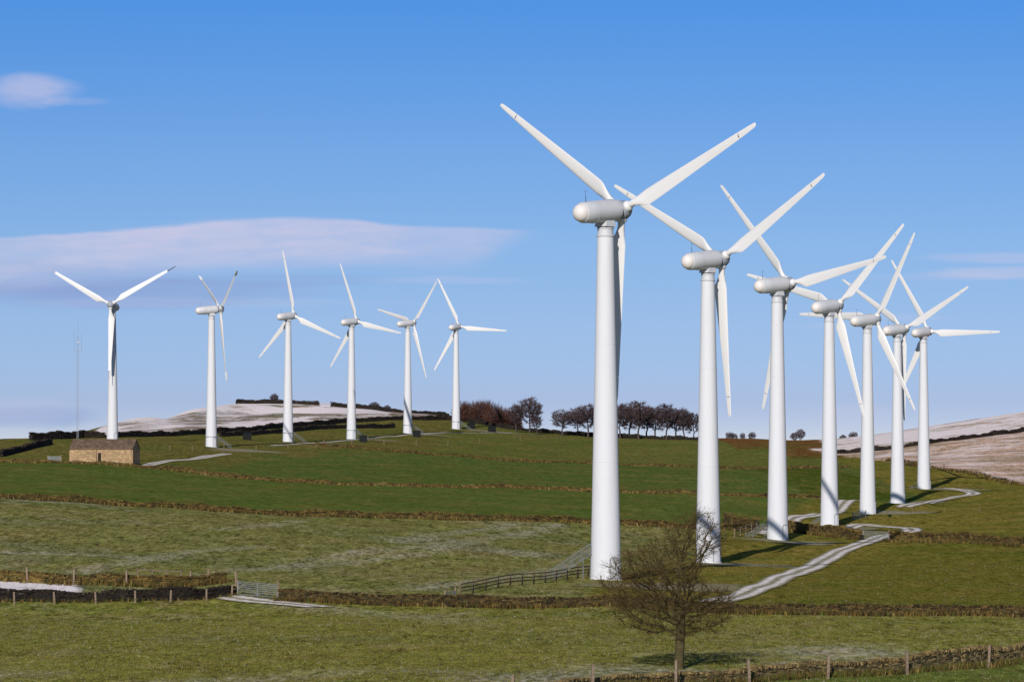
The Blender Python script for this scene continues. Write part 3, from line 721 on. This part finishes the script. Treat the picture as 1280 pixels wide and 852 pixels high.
def gate(a, b, h, label, bars=5, name='field_gate', rr=.022):
    A, B = P(*a), P(*b); L = (B-A).length; e = empty(name, A, math.atan2(B.y-A.y, B.x-A.x), label, 'gate')
    fz = B.z-A.z; m = MB()
    zb = .12
    for i in range(bars+1):
        t = (i/bars)**.85; z = zb+(h-zb)*t; m.tube((.08, 0, z), (L-.08, 0, z+fz*.3), rr, rr, 6)
    for x in (.08, L-.08): m.tube((x, 0, zb), (x, 0, h+fz*.3*(x > 1)), rr*1.3, rr*1.3, 6)
    m.tube((L/2, 0, zb), (L/2, 0, h), rr, rr, 5)
    m.build('gate_frame', M_GALV, e)
    b_ = MB(); b_.tube((.08, .03, h), (L/2, .03, zb), rr*.8, rr*.8, 5); b_.tube((L-.08, .03, h), (L/2, .03, zb), rr*.8, rr*.8, 5); b_.build('brace', M_GALV, e)
    for k, x in enumerate((-.1, L+.1)):
        p = MB(); p.box((x, 0, .30), .13, .13, h*1.9+.1 if k else h*1.8, jit=.01); p.build('gate_post', M_WOOD, e)
    return e
gate((297,342), (347,334), 1.18, 'galvanised bar gate in the gap of the wall, lower left', 6, rr=.03)
gate((1079,552), (1111,546), 1.25, 'galvanised gate standing beside the snowy track below the turbines', 7, rr=.028)
gate((557,330), (569,333), .9, 'small grey hurdle at the lower end of the brown rail fence', 4, 'hurdle', .03)
gate((60,845), (76,845), 1.2, 'pale metal gate in the ochre wall left of the barn', 6, rr=.05)
gate((1066,655), (1082,668), 1.2, 'galvanised gate beside the fifth near turbine', 6, rr=.025)

# ------------------------------------------------------------------ stone barn
def barn():
    o = P(131, 846); e = empty('stone_barn', (o.x, o.y, o.z-.15), R(-7), 'long low sandstone barn with a brown slate roof in front of a turbine', 'barn')
    L, Wd, H, RH = 13.2, 7.0, 3.35, 1.75
    w = MB(); rows = 11; rh = H/rows
    for r in range(rows):                                # coursed stone on the four faces
        for (x0, y0, x1, y1, ln) in ((-L/2, -Wd/2, L/2, -Wd/2, L), (L/2, -Wd/2, L/2, Wd/2, Wd), (L/2, Wd/2, -L/2, Wd/2, L), (-L/2, Wd/2, -L/2, -Wd/2, Wd)):
            s = 0; dx, dy = (x1-x0)/ln, (y1-y0)/ln; a = math.atan2(dy, dx)
            while s < ln-.05:
                l = min(random.uniform(.35, .85), ln-s); c = s+l/2
                x, y = x0+dx*c, y0+dy*c
                if y0 == y1 == -Wd/2 and r < 8 and x+l/2 > -.62 and x-l/2 < .02:   # door opening
                    if x < -.3 and -.62-(x-l/2) > .08: l0 = -.62-(x-l/2); x = -.62-l0/2; w.box((x, y, (r+.5)*rh), l0-.01, .42, rh-.012, 0, (1, .98, .95))
                    elif x > -.3 and (x+l/2)-.02 > .08: l0 = (x+l/2)-.02; x = .02+l0/2; w.box((x, y, (r+.5)*rh), l0-.01, .42, rh-.012, 0, (1, .98, .95))
                    s += l; continue
                g = random.uniform(.8, 1.2); w.box((x, y, (r+.5)*rh), l-.015, .4+random.uniform(0, .03), rh-.012, a, (g, g*random.uniform(.95, 1.03), g*.95), jit=.004); s += l
    m_st = simple('sandstone', (.36, .245, .140), .95, .2, 1.6, bstr=.5)
    wall = w.build('wall', m_st, e)
    c = MB(); c.box((-(L/2+.75)/2-.15, 0, H/2-.1), L/2-.95, Wd-.35, H); c.box(((L/2-.15)/2+.12, 0, H/2-.1), L/2-.55, Wd-.35, H); c.box((-.3, .3, H/2-.1), 1.3, Wd-1.4, H)
    for sx in (-1, 1):
        x = sx*(L/2-.12); c.add([(x-.2, -Wd/2, H-.01), (x-.2, Wd/2, H-.01), (x-.2, 0, H+RH-.12), (x+.2, -Wd/2, H-.01), (x+.2, Wd/2, H-.01), (x+.2, 0, H+RH-.12)], [(0, 2, 1), (3, 4, 5), (0, 3, 5, 2), (1, 2, 5, 4), (0, 1, 4, 3)])
    c.build('gable', m_st, e)
    rf = MB(); slope = math.hypot(Wd/2+.35, RH+.2); n = 13
    for sy in (-1, 1):
        for r in range(n):
            f0 = r/n; yy = sy*(Wd/2+.35)*(1-f0-.5/n); zz = H-.15+(RH+.25)*(f0+.5/n)
            x = -L/2-.25
            while x < L/2+.25:
                l = min(random.uniform(.3, .6), L/2+.25-x+.01); g = random.uniform(.75, 1.25)
                q = MB(); q.box((0, 0, 0), l-.01, slope/n*1.25, .06, 0, (g, g*.97, g*.94), jit=.01)
                ang = -sy*math.atan2(RH+.25, Wd/2+.35)
                for vx in range(len(q.v)):
                    a0, b0, c0 = q.v[vx]; q.v[vx] = (a0+x+l/2, yy+b0*math.cos(ang)-c0*math.sin(ang), zz+b0*math.sin(ang)+c0*math.cos(ang))
                rf.add(q.v, q.f, (g, g*.96, g*.93)); x += l
    rf.box((0, 0, H+RH+.14), L+.5, .35, .16, tint=(.9, .85, .8)); rf.build('roof', simple('stone_slates', (.125, .085, .060), .9, .35, 1.2), e)
    d = MB(); d.box((-.3, -Wd/2+.06, 1.2), .80, .08, 2.4); dr = d.build('door', M_CORE, e)
    ln = MB(); ln.box((-.3, -Wd/2-.03, 2.52), 1.5, .46, .24); ln.build('lintel', m_st, e)
    pp = MB(); pp.tube((-.95, -Wd/2-.28, H-.1), (-.95, -Wd/2-.28, 0), .05, .05, 6); pp.build('downpipe', M_DARK, e)
    return e
barn()
# ------------------------------------------------------------------ lattice mast
def mast():
    o = P(97, 1085); H = 34.0; e = empty('lattice_mast', o, 0, 'thin grey lattice mast standing on the skyline behind the barn', 'mast'); m = MB(); w = .32
    leg = [(w*math.cos(R(90+120*k)), w*math.sin(R(90+120*k))) for k in range(3)]
    for x, y in leg: m.tube((x, y, -.5), (x*.8, y*.8, H*.84), .03, .03, 5)
    n = 30
    for i in range(n):
        z0, z1 = H*.84*i/n, H*.84*(i+1)/n
        for k in range(3):
            a, b = leg[k], leg[(k+1) % 3]; m.tube((*a, z0), (*b, z1), .022, .022, 4, caps=False)
    m.build('lattice', M_GALV, e)
    a = MB(); a.tube((0, 0, H*.84), (0, 0, H), .035, .02, 5); a.build('whip_antenna', M_GALV, e)
    a = MB(); a.tube((-1.1, 0, H*.72), (1.1, 0, H*.72), .04, .04, 5); a.tube((-1.0, 0, H*.72), (-1.0, 0, H*.88), .035, .03, 5); a.tube((1.0, 0, H*.72), (1.0, 0, H*.86), .035, .03, 5); a.build('crossarm', M_GALV, e)
    a = MB(); a.tube((.1, -.3, H*.79), (.1, -.45, H*.79), .26, .26, 14); a.build('dish', M_GALV, e)
    return e
mast()
# ------------------------------------------------------------------ transformer cabinets
def cabinet():
    e = empty('transformer_cabinet', (0, 0, 0)); m = MB(); m.box((0, 0, .85), 2.2, 1.7, 1.9, jit=.0); m.build('body', M_TRANS, e)
    r = MB(); r.add([(-1.2, -.95, 1.803), (1.2, -.95, 1.803), (1.2, .95, 1.803), (-1.2, .95, 1.803), (-1.1, 0, 2.1), (1.1, 0, 2.1)], [(3, 2, 1, 0), (0, 1, 5, 4), (2, 3, 4, 5), (1, 2, 5), (3, 0, 4)]); r.build('roof', M_TRANS, e)
    for x in (-.52, .52):
        d = MB(); d.box((x, -.87, .95), .95, .05, 1.5); d.build('door', M_TRANS, e)
    return e
cb = cabinet()
for i, (px, Y, lab) in enumerate([(454, 1165, 'dark cabinet at the stair foot of the fourth turbine from the left'), (521, 1245, 'dark cabinet at the stair foot of the fifth turbine from the left'), (309, 1130, 'small dark cabinet in the grass between the second and third turbines from the left'),
                                  (589, 1385, 'dark cabinet just right of the turbine beside the russet wood'), (615, 1370, 'dark cabinet on the pale track in front of the russet wood')]):
    o = cb if i == 0 else dup(cb); p = P(px, Y); o.location = (p.x, p.y, p.z-.05); o.rotation_euler = (0, 0, R(8*i)); tag(o, lab, 'cabinet', 'dark transformer cabinets')

# ------------------------------------------------------------------ bare trees (space colonisation)
def grow(inside, n_attr, bounds, base, fork_h, step, kill, infl, seed, trunk_lean=(0, 0), maxn=2600):
    r_ = np.random.default_rng(seed); A = []
    while len(A) < n_attr:
        q = r_.uniform(bounds[0], bounds[1], (400, 3)); A += [p for p in q if inside(p)]
    A = np.array(A[:n_attr]); nodes_ = [np.array(base, float)]; par = [-1]; d = np.array([trunk_lean[0], trunk_lean[1], 1.0]); d /= np.linalg.norm(d)
    while nodes_[-1][2] < fork_h: nodes_.append(nodes_[-1]+d*step); par.append(len(nodes_)-2)
    alive = np.ones(len(A), bool)
    for it in range(140):
        N = np.array(nodes_); a = A[alive]
        if len(a) == 0 or len(N) > maxn: break
        D = np.linalg.norm(a[:, None]-N[None], axis=2); j = D.argmin(1); dm = D[np.arange(len(a)), j]
        ok = dm < infl if it > 6 else dm < 99
        grew = False; acc = {}
        for q, jj, o in zip(a, j, ok):
            if o: acc.setdefault(jj, []).append((q-N[jj])/np.linalg.norm(q-N[jj]))
        for jj, L in acc.items():
            v = np.mean(L, 0)+r_.normal(0, .16, 3); v[2] += .05; v /= np.linalg.norm(v)+1e-9; nn = N[jj]+v*step
            if np.min(np.linalg.norm(N-nn, axis=1)) > step*.35: nodes_.append(nn); par.append(int(jj)); grew = True
        N = np.array(nodes_); idx_ = np.where(alive)[0]; D = np.linalg.norm(A[idx_][:, None]-N[None], axis=2).min(1); alive[idx_[D < kill]] = False
        if not grew: break
    return np.array(nodes_), par
def tree_mesh(N, par, r_tip, expo, r_max, twig_len, twig_n, twig_r, seed, barkm, twigm, root, twig_from=None):
    rd = random.Random(seed); n = len(N); kids = [[] for _ in range(n)]
    for i, p in enumerate(par):
        if p >= 0: kids[p].append(i)
    rad = [0.0]*n
    for i in range(n-1, -1, -1):
        rad[i] = r_tip if not kids[i] else (sum(rad[k]**expo for k in kids[i]))**(1/expo)
    sc = min(1.0, r_max/rad[0]) if rad[0] > 0 else 1
    rad = [max(r_tip*.8, r*sc if r > r_tip*3 else r) for r in rad]
    b = MB(); t = MB()
    for i, p in enumerate(par):
        if p < 0: continue
        r0 = rad[p] if len(kids[p]) < 2 or rad[i] > rad[p]*.8 else min(rad[p], rad[i]*1.25)
        if i < 3 or N[p][2] < .3: r0 = rad[p]*(1.25 if N[p][2] < .1 else 1)
        g = rd.uniform(.85, 1.15)
        (b if rad[i] > r_tip*2.2 else t).tube(N[p], N[i], r0, rad[i], 8 if rad[i] > r_tip*8 else (5 if rad[i] > r_tip*2.2 else 3), (g, g, g), caps=False)
    zmin = min(N[i][2] for i in range(n) if rad[i] < r_tip*3)
    for i in range(n):
        if rad[i] > r_tip*3.2: continue
        p = par[i]; d = Vector(N[i])-Vector(N[p]); d.normalize()
        for _ in range(twig_n if rd.random() < .93 else twig_n*2):
            v = (d+Vector((rd.gauss(0, .55), rd.gauss(0, .55), rd.gauss(.12, .45)))).normalized(); L = twig_len*rd.uniform(.4, 1.3)
            p0 = Vector(N[i])+Vector((rd.uniform(-.03, .03),)*3); p1 = p0+v*L*.55; v2 = (v+Vector((rd.gauss(0, .35), rd.gauss(0, .35), rd.gauss(.1, .3)))).normalized(); p2 = p1+v2*L*.5
            g = rd.uniform(.65, 1.35); t.tube(p0, p1, twig_r, twig_r*.8, 3, (g, g*.97, g*.9), caps=False); t.tube(p1, p2, twig_r*.8, twig_r*.4, 3, (g, g*.97, g*.9), caps=False)
            if rd.random() < .6:
                v3 = (v+Vector((rd.gauss(0, .8), rd.gauss(0, .8), rd.gauss(0, .6)))).normalized(); t.tube(p1, p1+v3*L*.4, twig_r*.7, twig_r*.4, 3, (g, g*.97, g*.9), caps=False)
    b.build('trunk', barkm, root, True); t.build('crown', twigm, root); return root
p = P(848, 230)
tr = empty('bare_tree', p, 0, 'large bare leafless tree behind the bottom wall with a spreading twiggy crown', 'tree')
def ins(q):
    x, y, z = q
    e1 = ((x+.8)/3.8)**2+(y/3.2)**2+((z-4.6)/2.9)**2 < 1
    e2 = ((x-1.0)/1.9)**2+(y/2.0)**2+((z-7.1)/2.2)**2 < 1
    e3 = ((x-1.6)/1.7)**2+(y/2.2)**2+((z-3.6)/2.0)**2 < 1
    e4 = ((x+3.5)/1.4)**2+(y/1.5)**2+((z-4.9)/1.0)**2 < 1
    notch = ((x-2.4)/1.0)**2+((z-5.6)/1.0)**2 < 1
    return (e1 or e2 or e3 or e4) and z > 1.9 and not notch
N, par = grow(ins, 2400, ((-5.2, -3.5, 1.7), (3.6, 3.5, 9.4)), (0, 0, -.3), 3.4, .22, .40, 2.0, 5, (.05, .0), maxn=6500)
tree_mesh(N, par, .0165, 2.0, .27, .62, 4, .0088, 3, M_BARK, M_TWIG, tr)

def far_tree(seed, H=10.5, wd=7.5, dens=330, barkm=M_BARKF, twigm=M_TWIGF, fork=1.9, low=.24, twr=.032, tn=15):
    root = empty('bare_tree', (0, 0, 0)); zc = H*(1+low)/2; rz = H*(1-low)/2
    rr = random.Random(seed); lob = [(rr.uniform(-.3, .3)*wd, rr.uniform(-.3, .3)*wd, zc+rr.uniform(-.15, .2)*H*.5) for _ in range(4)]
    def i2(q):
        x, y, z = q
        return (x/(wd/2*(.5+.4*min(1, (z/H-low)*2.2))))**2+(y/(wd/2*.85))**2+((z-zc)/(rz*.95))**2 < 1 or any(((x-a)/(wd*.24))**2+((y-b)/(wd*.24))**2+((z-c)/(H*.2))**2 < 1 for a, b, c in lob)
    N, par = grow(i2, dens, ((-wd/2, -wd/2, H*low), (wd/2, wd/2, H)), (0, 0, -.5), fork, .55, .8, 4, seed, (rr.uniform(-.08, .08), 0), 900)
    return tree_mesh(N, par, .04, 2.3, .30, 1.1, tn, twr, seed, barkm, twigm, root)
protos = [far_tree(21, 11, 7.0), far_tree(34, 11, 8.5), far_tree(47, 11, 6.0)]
used = [False]*3
ROW = [  # column, distance, height in metres, kind, label
 (645, 1385, 9.0, 2, 'small bare tree beside the russet wood, first of the skyline trees'),
 (662, 1390, 11.2, 1, 'dark round bare tree standing alone left of the gap in the skyline row'),
 (671, 1375, 7.0, 2, 'slim low bare tree under the dark round skyline tree'),
 (703, 1390, 8.8, 1, 'spreading bare tree alone in the gap left of the biggest turbine tower'),
 (722, 1400, 9.4, 0, 'bare tree just left of the biggest turbine tower, outer one'),
 (735, 1385, 10.6, 1, 'bare tree touching the left edge of the biggest turbine tower'),
 (752, 1395, 11.2, 0, 'bare skyline tree mostly behind the biggest turbine tower'),
 (775, 1390, 12.0, 0, 'bare tree just right of the biggest turbine tower, first of the dense row'),
 (787, 1400, 11.6, 1, 'second bare tree right of the biggest turbine tower'),
 (798, 1385, 12.2, 0, 'tallest bare tree with a pale trunk in the dense skyline row'),
 (808, 1400, 11.6, 2, 'fourth bare tree right of the biggest turbine tower'),
 (819, 1392, 10.4, 1, 'slightly lower bare tree in the middle of the dense skyline row'),
 (833, 1385, 11.4, 0, 'broad bare tree near the right half of the dense skyline row'),
 (845, 1395, 11.0, 1, 'third bare tree from the right end of the dense skyline row'),
 (855, 1388, 10.2, 2, 'second bare tree from the right end of the dense skyline row'),
 (867, 1392, 8.8, 0, 'lowest bare tree at the right end of the dense skyline row')]
for i, (px, Y, H, k, lab) in enumerate(ROW):
    o = protos[k] if not used[k] else dup(protos[k]); used[k] = True
    q = P(px, Y); o.location = q; s = H/10.6; o.scale = (s*random.uniform(1.15, 1.55), s*1.25, s*random.uniform(.88, 1.08)); o.rotation_euler = (0, 0, random.uniform(0, 6.28))
    tag(o, lab, 'tree', 'bare trees along the skyline')
# tiny trees far along the right skyline
for i, (px, py, Y, H, k, lab) in enumerate([(912, 548, 1560, 5.0, 1, 'tiny dark tree on the skyline right of the second near tower, left one'), (918, 548, 1575, 4.4, 0, 'tiny dark tree on the skyline right of the second near tower, right one'),
        (928, 548, 1565, 4.6, 2, 'tiny dark tree left of the little white farmhouse'), (940, 549, 1570, 5.4, 0, 'tiny tree closest to the little white farmhouse'),
        (993, 549, 1570, 5.2, 1, 'tiny skyline tree between the third and fourth near towers, left one'), (1001, 549, 1575, 6.8, 0, 'tiny skyline tree between the third and fourth near towers, taller one'),
        (1054, 549, 1590, 4.2, 1, 'tiny dark bush tree just right of the fourth near tower'), (1067, 548, 1590, 5.2, 1, 'tiny dark bush tree before the fifth near tower')]):
    o = dup(protos[k]); q = P(px, Y); zz = ray(px, py+1, Y)[2]; o.location = (q.x, q.y, max(q.z, zz-1.2)); s = H*.8/10.6; o.scale = (s*1.25, s*1.25, s); o.rotation_euler = (0, 0, i*1.3); tag(o, lab, 'tree', 'tiny trees on the far right skyline')
for i, (px, Y, H, sx, lab) in enumerate([(343, 1652, 4.0, 1.1, 'small russet bush on top of the snowy hill'), (468, 1626, 3.4, 1.6, 'dark low bush on the skyline between two left turbines, larger one'), (484, 1618, 2.8, 1.4, 'dark low bush on the skyline between two left turbines, smaller one')]):
    o = dup(protos[1]); q = P(px, Y); o.location = (q.x, q.y, q.z-1.0); s = H/8.6; o.scale = (s*sx, s*sx, s); tag(o, lab, 'bush')
# russet wood beside the last left turbine: reads as one mass
def wood():
    m = MB(); rd = random.Random(5); b0 = P(612, 1500); m2 = MB()
    blobs = []
    for i in range(46):
        px = rd.uniform(574, 648); Y = rd.uniform(1440, 1530); q = P(px, Y); t = (px-574)/74
        h = 10.5*(.55+.45*math.sin(min(1, t*1.7+.28)*math.pi*.5)) * (1-max(0, t-.72)*1.9) * rd.uniform(.85, 1.08); blobs.append((q, h))
    for q, h in blobs:
        m.tube(q-b0+Vector((0, 0, -.5)), q-b0+Vector((0, 0, h*.6)), .12, .05, 4, caps=False)
        for _ in range(330):
            a = rd.uniform(0, 6.28); el = rd.uniform(-.85, 1.0); r = h*.36*rd.uniform(.35, 1)**.5
            c = q-b0+Vector((r*math.cos(a)*math.cos(el)*1.15, r*math.sin(a)*math.cos(el), h*.42+h*.52*math.sin(el)*rd.uniform(.6, 1.05)))
            v = (c-(q-b0+Vector((0, 0, h*.25)))).normalized()+Vector((rd.gauss(0, .3), rd.gauss(0, .3), rd.gauss(.2, .3))); g = rd.uniform(.55, 1.35)
            m.tube(c-v*.8, c+v*.7, .05, .02, 3, (g, g*rd.uniform(.85, 1.05), g*.9), caps=False)
    o = m.build('distant_wood', M_TWIGR); o.location = b0; return tag(o, 'russet bare wood on the skyline right of the last left turbine', 'wood', kind='stuff')
wood()
# little white farmhouse on the skyline and pale gabled block standing for a snow patch on the hill
def cottage(px, Y, w, dpt, h, rh, label, wallc, roofc, name, zoff=0.0, win=True):
    q = P(px, Y); e = empty(name, (q.x, q.y, q.z+zoff), R(10), label, 'house' if win else 'snow_patch'); m = MB()
    m.add([(-w/2, -dpt/2, -1.5), (w/2, -dpt/2, -1.5), (w/2, dpt/2, -1.5), (-w/2, dpt/2, -1.5), (-w/2, -dpt/2, h), (w/2, -dpt/2, h), (w/2, dpt/2, h), (-w/2, dpt/2, h), (-w/2, 0, h+rh), (w/2, 0, h+rh)],
          [(0, 1, 5, 4), (2, 3, 7, 6), (1, 2, 6, 9, 5), (3, 0, 4, 8, 7), (0, 3, 2, 1)]); m.build('wall', wallc, e)
    r = MB()
    for sy in (-1, 1):
        r.add([(-w/2-.2, sy*(dpt/2+.25), h-.1), (w/2+.2, sy*(dpt/2+.25), h-.1), (w/2+.2, 0, h+rh+.12), (-w/2-.2, 0, h+rh+.12), (-w/2-.2, sy*(dpt/2+.25), h-.25), (w/2+.2, sy*(dpt/2+.25), h-.25), (w/2+.2, 0, h+rh-.02), (-w/2-.2, 0, h+rh-.02)],
              [(0, 1, 2, 3), (4, 7, 6, 5), (0, 4, 5, 1), (1, 5, 6, 2), (3, 2, 6, 7), (0, 3, 7, 4)])
    ro = r.build('roof', roofc, e)
    if win:
        c = MB(); c.box((w/2-.6, 0, h+rh+.35), .7, .6, 1.2); c.build('chimney', wallc, ro)
        for x in (-w/4, w/4):
            g = MB(); g.box((x, -dpt/2-.02, h*.55), .9, .08, 1.0); g.build('window', M_DARK, e)
    else:
        g = MB(); g.box((0, -dpt/2-.02, h*.42), .7, .06, h*.7); g.build('door', wallc, e)
    return e
M_WHITEW = simple('limewash', (.62, .60, .56), .9, .08, .8); M_ROOFG = simple('grey_slate', (.16, .15, .15), .8, .2, 1); M_GAPSNOW = simple('gap_snow', (.50, .48, .53), .9, .05, 1)
cottage(955, 1590, 8, 5, 2.6, 1.8, 'tiny white farmhouse on the skyline left of the third near tower', M_WHITEW, M_ROOFG, 'farmhouse', 1.9)
cottage(406, 1640, 4.0, 4, 1.0, .6, 'small pale block standing for a snow patch in the gap of the hilltop wall', M_GAPSNOW, M_GAPSNOW, 'snow_patch', -.35, False)

# ------------------------------------------------------------------ sun, sky, camera
SUN_EL, SUN_AZ = R(24.5), R(11.8)           # low winter sun behind the viewer, slightly to the left
d = Vector((-math.sin(SUN_AZ)*math.cos(SUN_EL), -math.cos(SUN_AZ)*math.cos(SUN_EL), math.sin(SUN_EL)))   # toward the sun
sl = bpy.data.lights.new('sun', 'SUN'); sl.energy = 4.2; sl.angle = R(.53); sl.color = (1.0, .945, .87)
so = bpy.data.objects.new('sun', sl); col.objects.link(so); so.rotation_euler = d.to_track_quat('Z', 'Y').to_euler()
world = bpy.data.worlds.new('World'); scene.world = world; world.use_nodes = True; nt = world.node_tree; nt.nodes.clear()
tc = nt.nodes.new('ShaderNodeTexCoord'); sx = nt.nodes.new('ShaderNodeSeparateXYZ'); nt.links.new(tc.outputs['Generated'], sx.inputs[0])
zup = math_node(nt, 'MAXIMUM', sx.outputs[2], 0.0)
zw = math_node(nt, 'ADD', math_node(nt, 'MULTIPLY', math_node(nt, 'POWER', zup, .75), 2.6), .05)
cx = nt.nodes.new('ShaderNodeCombineXYZ'); nt.links.new(sx.outputs[0], cx.inputs[0]); nt.links.new(sx.outputs[1], cx.inputs[1]); nt.links.new(zw, cx.inputs[2])
nv = nt.nodes.new('ShaderNodeVectorMath'); nv.operation = 'NORMALIZE'; nt.links.new(cx.outputs[0], nv.inputs[0])
sky = nt.nodes.new('ShaderNodeTexSky'); sky.sky_type = 'NISHITA'; sky.sun_disc = False; sky.sun_elevation = SUN_EL
sky.sun_rotation = math.atan2(d.x, d.y); sky.altitude = 300; sky.air_density = 1.0; sky.dust_density = .3; sky.ozone_density = 2.0
nt.links.new(nv.outputs[0], sky.inputs[0])
ramp = nt.nodes.new('ShaderNodeValToRGB'); nt.links.new(math_node(nt, 'MULTIPLY', zup, 2.0), ramp.inputs[0])
SKYTINT = [(0, (.90, .74, .83)), (.022, (.93, .78, .87)), (.034, (1.03, .91, .97)), (.046, (1.12, 1.03, 1.07)), (.064, (1.23, 1.17, 1.2)), (.104, (1.28, 1.39, 1.46)), (.144, (1.16, 1.46, 1.69)), (.221, (.71, 1.43, 2.07)), (.30, (.55, 1.2, 2.0)), (.5, (.9, 1.0, 1.15)), (1, (1.0, 1.0, 1.05))]
KT = 1/2.1
el = ramp.color_ramp.elements
el[0].position, el[0].color = SKYTINT[0][0], (*[q*KT for q in SKYTINT[0][1]], 1); el[1].position, el[1].color = SKYTINT[-1][0], (*[q*KT for q in SKYTINT[-1][1]], 1)
for pz, c in SKYTINT[1:-1]: q = el.new(pz); q.color = (*[w*KT for w in c], 1)
skyc = mixc(nt, 1.0, mixc(nt, 1.0, sky.outputs[0], ramp.outputs[0], 'MULTIPLY'), (2.1, 2.1, 2.1), 'MULTIPLY')
# thin clouds, placed by direction: u = tangent of azimuth, v = tangent of elevation
ysafe = math_node(nt, 'MAXIMUM', sx.outputs[1], .02); u = math_node(nt, 'DIVIDE', sx.outputs[0], ysafe); v = math_node(nt, 'DIVIDE', sx.outputs[2], ysafe)
uv = nt.nodes.new('ShaderNodeCombineXYZ'); nt.links.new(u, uv.inputs[0]); nt.links.new(v, uv.inputs[1])
def mapped(scale, loc=(0, 0, 0)):
    m = nt.nodes.new('ShaderNodeMapping'); m.inputs['Scale'].default_value = scale; m.inputs['Location'].default_value = loc; nt.links.new(uv.outputs[0], m.inputs[0]); return m.outputs[0]
nstreak = noise(nt, mapped((14, 110, 1)), 1.0, 5, .6, .6); nfine = noise(nt, mapped((60, 190, 1), (3, 1, 0)), 1.0, 5, .6)
def cu(px): return (px-640)/F
def cv(py): return (560-py)/F
def fcurve(x, pts, x0, x1, s):
    n = nt.nodes.new('ShaderNodeFloatCurve'); nt.links.new(maprange(nt, x, x0, x1, 0, 1, False), n.inputs[1]); c = n.mapping.curves[0]
    P_ = [((a-x0)/(x1-x0), b/s) for a, b in pts]
    c.points[0].location = P_[0]; c.points[1].location = P_[-1]
    for p_ in P_[1:-1]: c.points.new(*p_)
    n.mapping.update(); return math_node(nt, 'MULTIPLY', n.outputs[0], s)
vw = math_node(nt, 'ADD', v, math_node(nt, 'MULTIPLY', math_node(nt, 'SUBTRACT', nstreak, .5), .0048))
top = fcurve(u, [(cu(-200), cv(305)), (cu(0), cv(294)), (cu(110), cv(287)), (cu(200), cv(278)), (cu(280), cv(271)), (cu(440), cv(271)), (cu(490), cv(279)), (cu(600), cv(285)), (cu(660), cv(288)), (cu(700), cv(291))], cu(-200), cu(700), .07)
bot = fcurve(u, [(cu(-200), cv(372)), (cu(0), cv(362)), (cu(200), cv(345)), (cu(330), cv(335)), (cu(480), cv(334)), (cu(560), cv(338)), (cu(600), cv(332)), (cu(640), cv(312)), (cu(700), cv(300))], cu(-200), cu(700), .07)
def sstep(x, a, b): return maprange(nt, x, a, b)
dt = math_node(nt, 'SUBTRACT', top, vw); db = math_node(nt, 'SUBTRACT', vw, bot)
den = math_node(nt, 'MULTIPLY', sstep(dt, -.0003, .0013), sstep(db, -.0024, .0060))
den = math_node(nt, 'MULTIPLY', den, maprange(nt, nfine, .30, .62, .72, 1.0)); den = math_node(nt, 'MULTIPLY', den, maprange(nt, nstreak, .30, .72, .50, 1.0)); den = math_node(nt, 'MULTIPLY', den, sstep(u, cu(690), cu(620)))
def blob(px, py, rx, ry, k, ns=nfine, amp=1.6):
    a = math_node(nt, 'DIVIDE', math_node(nt, 'SUBTRACT', u, cu(px)), rx/F); b = math_node(nt, 'DIVIDE', math_node(nt, 'SUBTRACT', v, cv(py)), ry/F)
    r2 = math_node(nt, 'ADD', math_node(nt, 'MULTIPLY', a, a), math_node(nt, 'MULTIPLY', b, b))
    r2 = math_node(nt, 'ADD', r2, math_node(nt, 'MULTIPLY', math_node(nt, 'SUBTRACT', ns, .5), amp)); return math_node(nt, 'MULTIPLY', maprange(nt, r2, 0.0, 1.25, 1.0, 0.0), k)
def add(a, b): return math_node(nt, 'ADD', a, b, clamp=True)
front = math_node(nt, 'GREATER_THAN', sx.outputs[1], .2)
white = math_node(nt, 'MULTIPLY', den, .97)
for bl in ((34, 113, 66, 24, .55), (90, 126, 50, 6, .16), (1262, 341, 110, 9, .42), (1262, 322, 120, 8, .32), (1180, 346, 130, 6, .14), (1075, 520, 50, 22, .22), (30, 512, 70, 20, .20), (1050, 407, 70, 5, .12), (1140, 397, 60, 6, .15), (560, 350, 110, 6, .2), (235, 378, 260, 8, .14)):
    white = add(white, blob(*bl))
grey = add(blob(150, 368, 300, 20, .62, nstreak), add(blob(60, 348, 200, 26, .4, nstreak), blob(45, 520, 85, 16, .60)))
grey = add(grey, blob(330, 350, 170, 10, .30, nstreak))
CL_W, CL_G = (5.9, 5.85, 7.7), (2.7, 3.8, 6.7)
c = mixc(nt, math_node(nt, 'MULTIPLY', grey, front), skyc, CL_G); c = mixc(nt, math_node(nt, 'MULTIPLY', white, front), c, CL_W)
bg = nt.nodes.new('ShaderNodeBackground'); bg.inputs['Strength'].default_value = .1; nt.links.new(c, bg.inputs['Color'])
wo = nt.nodes.new('ShaderNodeOutputWorld'); nt.links.new(bg.outputs[0], wo.inputs[0])
cam = bpy.data.cameras.new('camera'); cam.sensor_width = 36; cam.lens = 36*F/1280; cam.clip_start = 1; cam.clip_end = 60000
co = bpy.data.objects.new('camera', cam); col.objects.link(co); co.location = (0, 0, ZC); co.rotation_euler = (R(90)+PITCH, 0, 0); scene.camera = co
scene.view_settings.view_transform = 'Standard'; scene.view_settings.look = 'None'; scene.view_settings.exposure = 0; scene.view_settings.gamma = 1
